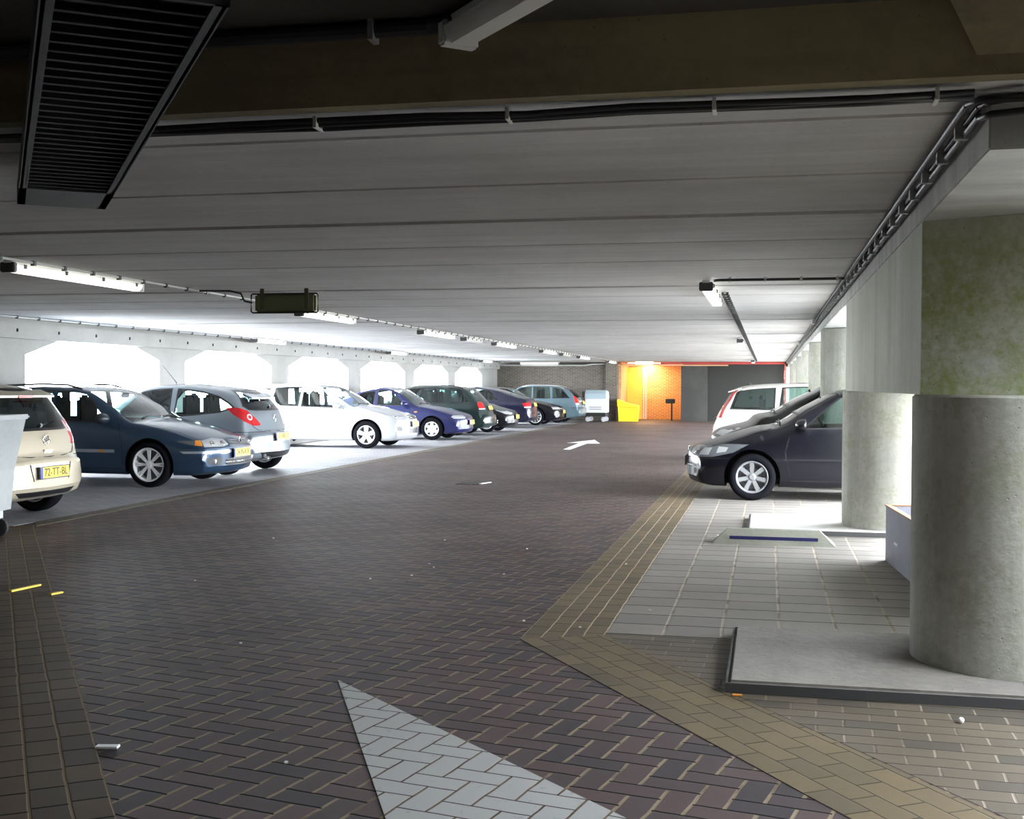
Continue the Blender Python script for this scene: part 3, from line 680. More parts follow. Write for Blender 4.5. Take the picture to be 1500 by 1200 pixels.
def wheel(parent, x, y, side, R, rim, style, width=.20):
    """side: +1 outer face towards +y"""
    T = MB(); hw = width/2; s = side
    prof = [(rim, -hw*.85), (rim+.012, -hw), (R-.035, -hw*1.02), (R-.008, -hw*.82), (R, -hw*.5), (R, hw*.5), (R-.008, hw*.82), (R-.035, hw*1.02), (rim+.012, hw), (rim, hw*.85), (rim-.012, hw*.7), (rim-.012, -hw*.7), (rim, -hw*.85)]
    T.lathe(prof, 48, 'y', caps=False); bmesh.ops.translate(T.bm, vec=(x, y, R), verts=T.bm.verts)
    t = T.build('wheel', m_tyre, parent, angle=50)
    mat = m_hubcap if style.get('cap') else (pbr('bright_alloy', (.85, .86, .88), rough=.4) if style.get('bright') else m_alloy)
    b = MB(); o = hw*.80*s
    # barrel lip
    b.lathe([(rim-.006, o+.012*s), (rim+.004, o+.008*s), (rim+.002, -o), (rim-.02, -o), (rim-.026, o-.012*s), (rim-.018, o+.006*s), (rim-.006, o+.012*s)], 48, 'y', caps=False)
    n = style['n']; kind = style['kind']
    def spoke(a0, w0, w1, r0, r1, y0, y1, th=.018):
        vs = []
        for r_, w_, yy in ((r0, w0, y0), (r1, w1, y1)):
            for dw in (-w_/2, w_/2):
                for dy in (0, -th*s):
                    c, s2 = math.cos(a0), math.sin(a0)
                    vs.append(b.bm.verts.new((r_*c-dw*s2, yy+dy, r_*s2+dw*c)))
        f = [(0, 1, 3, 2), (4, 6, 7, 5), (0, 2, 6, 4), (1, 5, 7, 3), (0, 4, 5, 1), (2, 3, 7, 6)]
        fs = [b.bm.faces.new([vs[i] for i in q]) for q in f]; bmesh.ops.recalc_face_normals(b.bm, faces=fs)
    yh, yr = o-.016*s, o-.004*s
    for k in range(n):
        a = 2*PI*k/n+PI/2
        if kind == 'single': spoke(a, style['w0'], style['w1'], .03, rim-.015, yh, yr)
        elif kind == 'split':
            for e in (-1, 1):
                da = e*style['spread']; aa = a+da*.55
                spoke(aa, style['w0'], style['w1'], .045, rim-.015, yh, yr)
        elif kind == 'cap':
            spoke(a, style['w0'], style['w1'], .02, rim-.012, yh, yr)
    if kind == 'cap':
        b.lathe([(0.001, yh+.004*s), (rim*.60, yh+.003*s), (rim*.62, yh-.012*s)], 40, 'y', caps=False)
        b.lathe([(rim*.86, yr+.003*s), (rim-.006, yr+.004*s), (rim-.006, yr-.01*s)], 40, 'y', caps=False)
    b.lathe([(.001, o-.002*s), (.030, o-.002*s), (.038, o-.008*s), (.062, yh-.004*s), (.066, yh-.02*s)], 32, 'y', caps=False)
    for k in range(5):
        a = 2*PI*k/5+.3; b.lathe([(.001, yh+.004*s), (.008, yh+.003*s), (.008, yh-.004*s)], 8, 'y', c=(.048*math.cos(a), 0, .048*math.sin(a)), caps=False)
    bmesh.ops.translate(b.bm, vec=(x, y, R), verts=b.bm.verts); b.build('rim', mat, t, angle=35)
    d = MB().lathe([(.05, -.01*s), (.125, -.01*s), (.13, -.02*s), (.05, -.03*s)], 32, 'y', caps=False)
    d.lathe([(.0001, -.03*s), (rim-.02, -.045*s), (rim-.014, -.06*s)], 32, 'y', caps=False)
    bmesh.ops.translate(d.bm, vec=(x, y, R), verts=d.bm.verts); d.build('brake_disc', m_disc if not style.get('darkdisc') else m_under, t, angle=40)
    return t

class Body:
    def __init__(s, sp):
        s.sp = sp; L = s.L = sp['L']; s.hw = sp['hw']
        s.T = pchip(sp['top']); s.B = pchip(sp['belt'])
        s.S = pchip(sp.get('sill', [(0, .30), (.04, .22), (.25, .175), (L-.35, .20), (L-.05, .27), (L, .36)]))
        s.P = pchip(sp.get('plan', [(0, .90), (.25, .955), (.8, .995), (1.3, 1), (L-1.2, 1), (L-.5, .98), (L, .93)]))
        s.C = pchip(sp.get('bow', [(0, .27), (.4, .20), (1.0, .11), (2.0, .05), (L/2+.2, 0), (L-1.2, -.03), (L-.5, -.09), (L, -.16)]))
        s.k = sp.get('tumble', .36); s.crown = sp.get('crown', .05)
        n0 = [0, .004, .012, .025, .045, .07, .10, .135, .175, .22, .27, .33, .40, .48]
        mid = list(np.arange(.56, L-.55, .085))
        xs = n0+[float(v) for v in mid]+[L-v for v in reversed(n0)]
        bm = s.bm = bmesh.new(); rows = []
        caps = [0, .2, .4, .55, .7, .82, .92]
        for c in caps: rows.append([(0.0, y*c, z) for (y, z) in s.section(0)])
        for x in xs: rows.append([(x, y, z) for (y, z) in s.section(x)])
        for c in reversed(caps): rows.append([(L, y*c, z) for (y, z) in s.section(L)])
        V = [[bm.verts.new(s.warp(p)) for p in r] for r in rows]
        for i in range(len(V)-1):
            for j in range(len(V[0])-1):
                try: bm.faces.new((V[i][j], V[i][j+1], V[i+1][j+1], V[i+1][j]))
                except ValueError: pass
        bmesh.ops.remove_doubles(bm, verts=bm.verts, dist=2e-4)
        bm.normal_update()
        s.bvh = BVHTree.FromBMesh(bm); bm.verts.ensure_lookup_table(); bm.faces.ensure_lookup_table()
        s.ref = []
        nm = []
        for v in bm.verts:
            n = v.normal.copy()
            if abs(v.co.y) < 1e-4: n.y = 0; n.normalize()
            nm.append(n)
        for f in bm.faces: s.ref.append(([v.co.copy() for v in f.verts], [nm[v.index] for v in f.verts]))
        s.lay = bm.faces.layers.int.new('cls'); s.classes = ['body']
    def warp(s, p):
        x, y, z = p; return (x+s.C(x)*(abs(y)/s.hw)**2.3, y, z)
    def zs(s, x): return min(s.B(x), s.T(x)-.085)
    def section(s, x):
        T, S = s.T(x), s.S(x); zs = min(s.B(x), T-min(.085, (T-S)*.35)); W = s.hw*s.P(x)
        pts = [(0, S), (W*.35, S), (W*.7, S), (W*.86, S)]
        for h_ in (0, .03, .07, .12, .18, .26, .35, .45, .55, .65, .74, .82, .90, .96, 1.0): pts.append((W*LVL(h_), S+(zs-S)*h_))
        ysd = W*.955; cr = min(s.crown, (T-zs)*.5)
        C = Vector((ysd-s.k*(T-cr-zs)-.01, T-cr)); P = Vector((ysd, zs)); l1 = (C-P).length
        r = min(.085, l1*.48); a = C+(P-C).normalized()*r
        for t in (.2, .4, .6, .8, 1.0):
            q = P.lerp(a, t); pts.append((q.x, q.y))
        yb = C.x-r; crz = lambda y: T-cr*(y/C.x)**2*.93
        bq = Vector((yb, crz(yb)))
        for t in (.2, .4, .6, .8):
            q = a*(1-t)**2+C*2*t*(1-t)+bq*t*t; pts.append((q.x, q.y))
        for t in (1, .88, .75, .6, .45, .3, .15, 0): pts.append((yb*t, crz(yb*t)))
        return pts
    def corner(s, x):
        T = s.T(x); zs = min(s.B(x), T-.085); cr = min(s.crown, (T-zs)*.5)
        return (s.hw*s.P(x)*.955-s.k*(T-cr-zs)-.01, T-cr)
    def cut(s, name, poly, U, V, filt, kill=False):
        """poly in (u,v); U,V = (ax,ay,az,c) linear forms on the y>=0 half"""
        bm, lay = s.bm, s.lay
        if name not in s.classes: s.classes.append(name)
        cid = s.classes.index(name)
        fu = lambda c: U[0]*c.x+U[1]*c.y+U[2]*c.z+U[3]
        fv = lambda c: V[0]*c.x+V[1]*c.y+V[2]*c.z+V[3]
        us = [p[0] for p in poly]; vs = [p[1] for p in poly]
        u0, u1, v0, v1 = min(us), max(us), min(vs), max(vs)
        def cand():
            out = []
            for f in bm.faces:
                if not filt(f): continue
                a = [fu(v.co) for v in f.verts]; b = [fv(v.co) for v in f.verts]
                if max(a) < u0-1e-5 or min(a) > u1+1e-5 or max(b) < v0-1e-5 or min(b) > v1+1e-5: continue
                out.append(f)
            return out
        n = len(poly)
        for i in range(n):
            (pu, pv), (qu, qv) = poly[i], poly[(i+1) % n]
            nu, nv = (qv-pv), -(qu-pu)
            if abs(nu)+abs(nv) < 1e-7: continue
            no = Vector((nu*U[0]+nv*V[0], nu*U[1]+nv*V[1], nu*U[2]+nv*V[2])); k = nu*(pu-U[3])+nv*(pv-V[3])
            co = no*(k/no.length_squared)
            fs = cand(); g = list({e for f in fs for e in f.edges} | {v for f in fs for v in f.verts})+fs
            bmesh.ops.bisect_plane(bm, geom=g, dist=1e-5, plane_co=co, plane_no=no)
        def inside(u, v):
            c = False; j = n-1
            for i in range(n):
                if (vs[i] > v) != (vs[j] > v) and u < (us[j]-us[i])*(v-vs[i])/(vs[j]-vs[i])+us[i]: c = not c
                j = i
            return c
        hit = []
        for f in cand():
            c = f.calc_center_median()
            if inside(fu(c), fv(c)): hit.append(f)
        if kill: bmesh.ops.delete(bm, geom=hit, context='FACES')
        else:
            for f in hit: f[lay] = cid
        return len(hit)
    def normal_at(s, co):
        loc, n, idx, d = s.bvh.find_nearest(co)
        if idx is None: return Vector((0, 0, 1))
        cs, ns = s.ref[idx]; w_ = poly_3d_calc(cs, loc); r = Vector()
        for a, b in zip(w_, ns): r += b*a
        return r.normalized() if r.length > 1e-6 else n
    def emit(s, name, mat, parent, objname=None, sides='both', off=0.0):
        cid = s.classes.index(name); fs = [f for f in s.bm.faces if f[s.lay] == cid]
        if not fs: return []
        idx = {}; co = []; no = []; pol = []
        for f in fs:
            p = []
            for v in f.verts:
                if v not in idx:
                    idx[v] = len(co); nn = s.normal_at(v.co); co.append(v.co+nn*off); no.append(nn)
                p.append(idx[v])
            pol.append(p)
        out = []
        n = len(co); flip = [Vector((c.x, -c.y, c.z)) for c in co]; nflip = [Vector((c.x, -c.y, c.z)) for c in no]
        def mk(c, nn, pp):
            me = bpy.data.meshes.new(objname or name); me.from_pydata([tuple(q) for q in c], [], pp)
            for q in me.polygons: q.use_smooth = True
            me.materials.append(mat); me.normals_split_custom_set_from_vertices([tuple(q) for q in nn])
            o = bpy.data.objects.new(objname or name, me); COL.objects.link(o); o.parent = parent; out.append(o)
        rp = [p[::-1] for p in pol]
        if sides == 'both' and (min(abs(c.y) for c in co) < .004 or name in ('body', 'windscreen', 'windscreen_trim', 'rear_trim', 'rear_window')): mk(co+flip, no+nflip, pol+[[q+n for q in p] for p in rp])
        else: mk(co, no, pol); mk(flip, nflip, rp)
        return out
    def ray(s, x, z):      # surface y at side position
        h = s.bvh.ray_cast(Vector((x, 2, z)), Vector((0, -1, 0))); return h[0].y if h[0] else s.hw*.95
    def rayf(s, y, z, front=True):
        h = s.bvh.ray_cast(Vector((-1 if front else s.L+1, abs(y)+.002, z)), Vector((1 if front else -1, 0, 0)))
        return h[0].x if h[0] else (0 if front else s.L)

SIDE_U, SIDE_V = (1, 0, 0, 0), (0, 0, 1, 0)
def expand(poly, d):
    cx = sum(p[0] for p in poly)/len(poly); cz = sum(p[1] for p in poly)/len(poly); n = len(poly)
    area = sum(poly[i][0]*poly[(i+1) % n][1]-poly[(i+1) % n][0]*poly[i][1] for i in range(n)); sg = 1 if area > 0 else -1
    out = []
    for i in range(n):
        a, b, c = Vector(poly[i-1]), Vector(poly[i]), Vector(poly[(i+1) % n])
        e1, e2 = (b-a), (c-b)
        if e1.length < 1e-6 or e2.length < 1e-6: out.append(tuple(b)); continue
        e1.normalize(); e2.normalize(); n1, n2 = Vector((e1.y, -e1.x))*sg, Vector((e2.y, -e2.x))*sg
        m_ = n1+n2
        m_ = m_/max(.35, (m_.length_squared/2)) if m_.length > 1e-6 else n1
        out.append((b.x+m_.x*d, b.y+m_.y*d))
    return out

def make_car(name, sp, label, cat='car', group=None):
    root = empty(name, (0, 0, 0), label, cat, group)
    B = Body(sp); L, hw = B.L, B.hw; R = sp['R']; near = sp.get('detail', 2)
    up = lambda f: f.normal.z < .75 and f.calc_center_median().y > hw*.40
    # windows
    trim_polys = []
    for (x0b, x0t, x1t, x1b) in sp['windows']:
        ins = sp.get('inset', .045)
        zt = lambda x: B.corner(x)[1]-ins; zb = lambda x: B.B(x)+.012
        n = 6; top = [(x0t+(x1t-x0t)*i/n, zt(x0t+(x1t-x0t)*i/n)) for i in range(n+1)]
        bot = [(x1b+(x0b-x1b)*i/3, zb(x1b+(x0b-x1b)*i/3)) for i in range(4)]
        trim_polys.append(top+bot)
    trim_polys += sp.get('window_polys', [])
    for P_ in trim_polys: B.cut('window_trim', expand(P_, sp.get('trim', .022)), SIDE_U, SIDE_V, up)
    for i, P_ in enumerate(trim_polys): B.cut('side_window_%d' % i, P_, SIDE_U, SIDE_V, up)
    # windscreen in plan view (y, x)
    xc, xh = sp['ws']; fup = lambda f: f.normal.z > .15 and f.normal.x < .05 and f.calc_center_median().z > B.B(xc)-.08
    e = .055; pts = []
    for i in range(6):
        x = xc+(xh-xc)*i/5; y = B.corner(x)[0]-e; pts.append((y, x+B.C(x)*(y/hw)**2.3))
    poly = [(-.02, xc)] + [(y*t, xc+B.C(xc)*(y*t/hw)**2.3) for t in (.35, .6, .8) for y in (pts[0][0],)] + pts + [(y*t, xh+B.C(xh)*(y*t/hw)**2.3) for t in (.7, .4) for y in (pts[-1][0],)] + [(-.02, xh)]
    B.cut('windscreen_trim', expand(poly, .018), (0, 1, 0, 0), (1, 0, 0, 0), fup)
    B.cut('windscreen', poly, (0, 1, 0, 0), (1, 0, 0, 0), fup)
    # rear window in back view (y, z)
    if sp.get('rw'):
        z0, z1, y0, y1 = sp['rw']; fr_ = lambda f: f.normal.x > .12 and f.calc_center_median().x > L-sp.get('rwx', 1.0)
        rp = [(-.02, z0), (y0*.7, z0), (y0*.93, z0+.012), (y0, z0+.05), (y1+(y0-y1)*.3, z0+(z1-z0)*.75), (y1, z1-.03), (y1-.05, z1), (-.02, z1+.012)]
        B.cut('rear_trim', expand(rp, .03), (0, 1, 0, 0), (0, 0, 1, 0), fr_); B.cut('rear_window', rp, (0, 1, 0, 0), (0, 0, 1, 0), fr_)
    nosef = lambda f: f.normal.z < .93 and f.calc_center_median().x < 1.1
    tailf = lambda f: f.normal.z < .85 and f.calc_center_median().x > L-1.1
    QN, QT = (1, 1, 0, 0), (-1, 1, 0, L)
    for nm, poly in sp.get('nose', []): B.cut(nm, poly, QN, (0, 0, 1, 0), nosef)
    for nm, poly in sp.get('tail', []): B.cut(nm, poly, QT, (0, 0, 1, 0), tailf)
    for nm, poly in sp.get('side', []): B.cut(nm, poly, SIDE_U, SIDE_V, up)
    # panel gaps
    lines = sp.get('gaps', []) if near > 0 else []
    for ln in lines:
        for (a, b) in zip(ln, ln[1:]):
            d = Vector((b[0]-a[0], b[1]-a[1])); d.normalize(); n = Vector((-d.y, d.x))*.0045; a_, b_ = Vector(a), Vector(b)
            B.cut('panel_gap', [tuple(a_-n), tuple(b_-n), tuple(b_+n), tuple(a_+n)], SIDE_U, SIDE_V, lambda f: up(f) and f[B.lay] == 0)
    for nm, q0, q1, z in sp.get('hgaps', []):
        B.cut('panel_gap', [(q0, z-.004), (q1, z-.004), (q1, z+.004), (q0, z+.004)], QN if nm == 'n' else QT, (0, 0, 1, 0), (lambda f: nosef(f) and f[B.lay] == 0) if nm == 'n' else (lambda f: tailf(f) and f[B.lay] == 0))
    if near > 0:   # bonnet edge in plan
        x0, x1, yb = sp.get('bonnet', (.25, xc-.03, hw*.80))
        B.cut('panel_gap', [(yb-.005, x0), (yb+.005, x0), (yb+.035, x1), (yb+.025, x1)], (0, 1, 0, 0), (1, 0, 0, 0), lambda f: f.normal.z > .35 and f.calc_center_median().x < x1 and f[B.lay] == 0)
    # wheel arches
    wf = lambda f: f.calc_center_median().y > hw*.5
    for xa in (sp['xf'], sp['xr']):
        Ra = R+.055
        circ = [(xa+Ra*math.cos(t), R+Ra*math.sin(t)) for t in np.linspace(-.62, PI+.62, 22)]
        B.cut('arch', circ, SIDE_U, SIDE_V, wf, kill=True)
    # rolled arch lips
    bd = [e for e in B.bm.edges if len(e.link_faces) == 1 and min(abs((e.verts[0].co.xz-Vector((xa, R))).length-(R+.055)) for xa in (sp['xf'], sp['xr'])) < .01]
    if bd:
        r = bmesh.ops.extrude_edge_only(B.bm, edges=bd)
        nv = [v for v in r['geom'] if isinstance(v, bmesh.types.BMVert)]
        bmesh.ops.translate(B.bm, vec=(0, -.035, 0), verts=nv)
    M = sp['paint']
    body = B.emit('body', M, root, 'body_shell')[0]
    def em(c, mat, **k): return B.emit(c, mat, root, **k) if c in B.classes else []
    em('window_trim', m_trim); em('windscreen_trim', m_trim); em('rear_trim', m_trim)
    gl = sp.get('glass', m_glassc)
    for i in range(len(trim_polys)): em('side_window_%d' % i, gl, objname='side_window', sides='LR')
    em('windscreen', m_glassc); em('rear_window', sp.get('rglass', m_glassd)); em('panel_gap', m_gap)
    for c, mat, nm in (('headlight', m_lamp, 'headlight'), ('headlight_dark', pbr('headlight_smoked', (.10, .11, .12), rough=.1, coat=1), 'headlight'), ('indicator', m_amber, 'indicator'), ('tail_light', m_redl, 'tail_light'), ('tail_clear', m_clear, 'reversing_light'),
                       ('side_marker', m_amber, 'side_marker'), ('fog_recess', m_trim, 'fog_light_recess')): em(c, mat, objname=nm, sides='LR')
    for c, mat, nm in (('grille', m_trim, 'grille'), ('lower_grille', m_trim, 'lower_grille'), ('bumper_strip', sp.get('stripmat', m_trim), 'bumper_strip'), ('rear_valance', m_trim, 'rear_valance'), ('door_strip', sp.get('stripmat', m_trim), 'door_strip')): em(c, mat, objname=nm)
    if 'plate_recess' in B.classes: em('plate_recess', pbr('plate_recess', (.3, .3, .3), rough=.6))
    # underbody and wheel wells
    u = MB(); u.box((L/2, 0, .24), (L-1.0, hw*1.2, .05)); xf, xr = sp['xf'], sp['xr']
    for xa in (xf, xr):
        for s_ in (-1, 1):
            n = 14; Ra = R+.075
            ri = [(xa+Ra*math.cos(t), R+Ra*math.sin(t)) for t in np.linspace(-.12, PI+.12, n)]
            o_ = [u.bm.verts.new((p[0], s_*(hw-.05), p[1])) for p in ri]; i_ = [u.bm.verts.new((p[0], s_*(hw-.36), p[1])) for p in ri]
            for k in range(n-1): u.bm.faces.new((o_[k], o_[k+1], i_[k+1], i_[k]))
            u.bm.faces.new(i_)
    u.build('underbody', m_under, root)
    # wheels
    st = sp['wheel']
    for xa in (xf, xr):
        for s_ in (-1, 1): wheel(root, xa, s_*(hw-.105), s_, R, sp['rim'], st)
    # interior
    zb = B.B(xc+.8); fl = .36
    i_ = MB(); i_.box(((xc+L-.5)/2+.1, 0, fl-.06), (L-xc-.9, hw*1.6, .04)); i_.ext([(xc+.18, .55), (xc+.55, .60), (xc+.55, zb-.10), (xc+.42, zb-.05), (xc+.22, zb-.09)], -hw*.80, hw*.80, 'y')
    i_.build('dashboard', m_plast, root)
    xs_ = sp.get('seat_x', xc+1.15); th = B.T(xs_+.3)
    def seat(x, y, wd, htop, nm='seat'):
        b = MB(); b.box((x, y, fl+.10), (.50, wd, .18), bev=.04)
        b.box((x+.33, y, (fl+.10+htop-.16)/2+.05), (.13, wd*.95, htop-.16-fl), rot=None, bev=.045)
        q = b.build(nm, m_seat, root, angle=50)
        return q
    for s_ in (-1, 1):
        q = seat(xs_, s_*.36, .48, th-.13)
        MB().box((xs_+.37, s_*.36, th-.245), (.09, .24, .17), bev=.04).build('headrest', m_seat, q, angle=50)
        if near > 1: MB().tube([(xs_+.36, s_*.36-.05, th-.32), (xs_+.36, s_*.36-.05, th-.25)], .007, 6).tube([(xs_+.36, s_*.36+.05, th-.32), (xs_+.36, s_*.36+.05, th-.25)], .007, 6).build('headrest_post', m_chrome, q)
    q = seat(xs_+.92, 0, 1.24, th-.24, 'rear_bench')
    for y in (-.42, 0, .42): MB().box((xs_+.92+.36, y, th-.29), (.08, .24, .13), bev=.035).build('headrest', m_seat, q, angle=50)
    sw = MB(); ring = [(0, .185*math.cos(t), .185*math.sin(t)) for t in np.linspace(0, 2*PI, 25)]
    sw.tube(ring, .014, 8); sw.box((0, 0, 0), (.03, .34, .035)).box((0, 0, -.08), (.03, .035, .16)).lathe([(.001, -.03), (.055, -.03), (.055, .01)], 16, 'x')
    sw.bm.transform(Matrix.Translation((xc+.68, .36, zb-.02)) @ Matrix.Rotation(math.radians(-24), 4, 'Y')); sw.build('steering_wheel', m_plast, root, angle=50)
    MB().box((xc+.62, 0, th-.16), (.03, .22, .07), bev=.012).build('interior_mirror', m_plast, root)
    # door mirrors
    if sp.get('mirror', True):
        mx = sp.get('mx', xc+.42)
        for s_ in (-1, 1):
            yy = B.ray(mx, B.B(mx)-.02); b = MB(); bmesh.ops.create_uvsphere(b.bm, u_segments=20, v_segments=12, radius=1)
            for v in b.bm.verts:
                if v.co.x > .35: v.co.x = .35
            b.bm.transform(Matrix.Translation((mx, s_*(yy+.12), B.B(mx)+.055)) @ Matrix.Diagonal((.10, .125, .078, 1)))
            mo = b.build('door_mirror', sp.get('mirrormat', M), root, smooth=True)
            MB().box((mx, s_*(yy+.015), B.B(mx)+.01), (.07, .07, .03), bev=.008).build('mirror_foot', m_trim, mo)
            g2 = MB().lathe([(.001, .037), (1, .037)], 20, 'x', caps=False); g2.bm.transform(Matrix.Translation((mx, s_*(yy+.12), B.B(mx)+.055)) @ Matrix.Diagonal((1, .105, .063, 1))); g2.build('mirror_glass', m_chrome, mo)
    # handles
    for (hx, hz) in sp.get('handles', []):
        for s_ in (-1, 1):
            yy = B.ray(hx, hz); b = MB(); b.tube([(hx-.095, s_*(yy-.004), hz), (hx-.07, s_*(yy+.022), hz+.002), (hx+.07, s_*(yy+.022), hz+.004), (hx+.095, s_*(yy-.004), hz+.004)], [.010, .013, .013, .010], 8)
            b.build('door_handle', sp.get('handlemat', M), root, smooth=True)
    if sp.get('fplate'):
        z, txt = sp['fplate']; x = B.rayf(0, z)-.014; slope = math.atan2(B.rayf(0, z+.05)-B.rayf(0, z-.05), .10)
        Mx = Matrix.Translation((x, 0, z)) @ Matrix.Rotation(slope, 4, 'Y') @ Matrix(((0, 0, -1, 0), (-1, 0, 0, 0), (0, 1, 0, 0), (0, 0, 0, 1)))
        plate(root, Mx, txt)
    if sp.get('rplate'):
        z, txt = sp['rplate']; x = B.rayf(0, z, False)+.014; slope = math.atan2(B.rayf(0, z+.05, False)-B.rayf(0, z-.05, False), .10)
        Mx = Matrix.Translation((x, 0, z)) @ Matrix.Rotation(slope, 4, 'Y') @ Matrix(((0, 0, 1, 0), (1, 0, 0, 0), (0, 1, 0, 0), (0, 0, 0, 1)))
        plate(root, Mx, txt)
    if sp.get('extra'): sp['extra'](root, B)
    return root

def place(root, x_nose, yc, nose='+x', rz=0.0):
    """nose='+x': bonnet towards the aisle from the left row"""
    if nose == '+x': root.rotation_euler.z = PI+rz; root.location = (x_nose, yc, .0035)
    else: root.rotation_euler.z = rz; root.location = (x_nose, yc, .0035)
# ---------------------------------------------------------------- car specifications
def profile(L, h, kind, xc, xh, hood=.95, nose=.70, tail=None):
    f = [(0, nose-.18), (.012, nose-.085), (.045, nose-.02), (.12, nose+.03), (.30, nose+.085), (.60, nose+(hood-nose)*.62), (xc-.15, hood-.018), (xc, hood),
         (xc+(xh-xc)*.5, hood+(h-.05-hood)*.55), (xh, h-.05), (xh+.3, h-.012), (xh+.75, h)]
    if tail: r = tail
    elif kind == 'hatch': r = [(L-1.0, h-.03), (L-.50, h-.085), (L-.30, h-.18), (L-.17, h-.42), (L-.10, .93), (L-.045, .78), (L-.012, .64), (L, .52)]
    elif kind == 'estate': r = [(L-1.3, h-.02), (L-.62, h-.07), (L-.42, h-.15), (L-.24, h-.42), (L-.14, .95), (L-.07, .80), (L-.02, .66), (L, .52)]
    elif kind == 'sedan': r = [(L-2.0, h-.03), (L-1.55, h-.10), (L-1.0, h-.30), (L-.72, 1.04), (L-.3, 1.01), (L-.10, .96), (L-.04, .80), (L-.01, .66), (L, .52)]
    elif kind == 'lift': r = [(L-1.9, h-.02), (L-1.3, h-.10), (L-.7, h-.28), (L-.30, 1.06), (L-.14, 1.02), (L-.06, .85), (L-.015, .68), (L, .54)]
    return f+r
def rails(x0, x1, mat=None, lift=.035):
    def fn(root, B):
        for s_ in (-1, 1):
            pts = []
            for i in range(9):
                x = x0+(x1-x0)*i/8; cx, cz = B.corner(x); e = 0 if i in (0, 8) else 1
                pts.append((x, s_*(cx-.075), cz+.012+lift*e))
            MB().tube(pts, .014, 8).build('roof_rail', mat or m_trim, root, smooth=True)
    return fn
def antenna(x, z_up=.22, lean=.16, rod=.004):
    def fn(root, B):
        z = B.T(x); a = MB().tube([(x, 0, z-.01), (x+.02, 0, z+.02), (x+.02+lean, 0, z+.02+z_up)], [.012, .009, rod], 8).build('antenna', m_trim, root)
    return fn
def spoiler(zoff=0, w_=.50):
    def fn(root, B):
        x = B.L-.40; MB().ext([(x-.10, B.T(x-.10)-.012), (x+.07, B.T(x)-.012), (x+.07, B.T(x)-.035), (x-.08, B.T(x-.08)-.05)], -w_, w_, 'y').build('spoiler', B.sp['paint'], root, angle=30)
        MB().box((x+.068, 0, B.T(x)-.026), (.02, .26, .026), bev=.004).build('third_brake_light', m_redl, root)
    return fn
def rwiper(z=1.03, l=.34):
    def fn(root, B):
        x0 = B.rayf(.02, z, False); x1 = B.rayf(l, z+.04, False); MB().tube([(x0+.02, .0, z), (x1+.022, l, z+.035)], .007, 6).box((x0+.015, 0, z), (.03, .05, .04), bev=.008).build('rear_wiper', m_trim, root)
    return fn
def ring_badge(z, front=False, r=.055, bolt=True, oval=1.0):
    def fn(root, B):
        x = B.rayf(0, z, front); sg = -1 if front else 1
        b = MB(); ring = [(x+.008*sg+(0 if front else 0), r*oval*math.cos(t), z+r*math.sin(t)) for t in np.linspace(0, 2*PI, 33)]
        b.tube(ring, .007, 6)
        if bolt: b.tube([(x+.008*sg, -r*1.5*sg, z+.012), (x+.008*sg, .012*sg, z+.014), (x+.008*sg, -.012*sg, z-.014), (x+.008*sg, r*1.5*sg, z-.012)], .007, 6)
        b.build('badge', m_chrome, root, smooth=True)
    return fn
def diamond_badge(z):
    def fn(root, B):
        x = B.rayf(0, z)-.012; b = MB(); b.tube([(x, 0, z+.065), (x, .034, z), (x, 0, z-.065), (x, -.034, z), (x, 0, z+.065), (x, .034, z)], .0085, 6); b.build('badge', m_chrome, root)
    return fn
def grille_bars(zs_, half, front=True, mat=None):
    def fn(root, B):
        for z in zs_:
            pts = []
            for i in range(9):
                y = -half+2*half*i/8; pts.append((B.rayf(y, z)-.006, y, z))
            MB().tube(pts, .007, 6).build('grille_bar', mat or m_chrome, root, smooth=True)
    return fn
def fogs(y, z, r=.045):
    def fn(root, B):
        for s_ in (-1, 1):
            x = B.rayf(y, z); b = MB().lathe([(.001, -.014), (r*.8, -.012), (r, 0), (r, .02)], 20, 'x', (x, s_*y, z), caps=False); b.build('fog_light', m_lamp, root, angle=50)
    return fn
def lamp_eyes(ys_, z, r=.05, front=True, mat=None):
    def fn(root, B):
        for y in ys_:
            for s_ in (-1, 1):
                x = B.rayf(y, z, front); n = B.normal_at(Vector((x, y, z)))
                b = MB().lathe([(.001, .004), (r*.5, .006), (r*.8, .008), (r, .006), (r*1.02, .0)], 24, 'z', caps=False)
                q = Vector((0, 0, 1)).rotation_difference(Vector((n.x, n.y*s_, n.z))).to_matrix().to_4x4()
                b.bm.transform(Matrix.Translation((x, s_*y, z)) @ q); b.build('lamp_reflector', mat or m_chrome, root, smooth=True)
    return fn
def exhaust(y, z=.25, r=.03):
    def fn(root, B):
        b = MB().tube([(B.L-.30, y, z), (B.L-.03, y, z)], r, 16); b.build('exhaust_pipe', m_chrome, root, smooth=True)
        MB().lathe([(.001, 0), (r*.8, 0)], 16, 'x', (B.L-.028, y, z), caps=False).build('exhaust_bore', m_under, root)
    return fn
def wipers(xc):
    def fn(root, B):
        for y0 in (-.08, .48):
            z = lambda x: B.T(x); pts = []
            for t in (0, .5, 1):
                y = y0-.50*t; x = xc+.03+.07*t*(1-t)*2+.02; cz = B.bvh.ray_cast(Vector((x+B.C(x)*(abs(y)/B.hw)**2.3, abs(y)+.001, 3)), Vector((0, 0, -1)))[0]
                pts.append((x+B.C(x)*(abs(y)/B.hw)**2.3, y, (cz.z if cz else B.T(x))+.012))
            MB().tube(pts, .008, 6).build('windscreen_wiper', m_trim, root, smooth=True)
    return fn
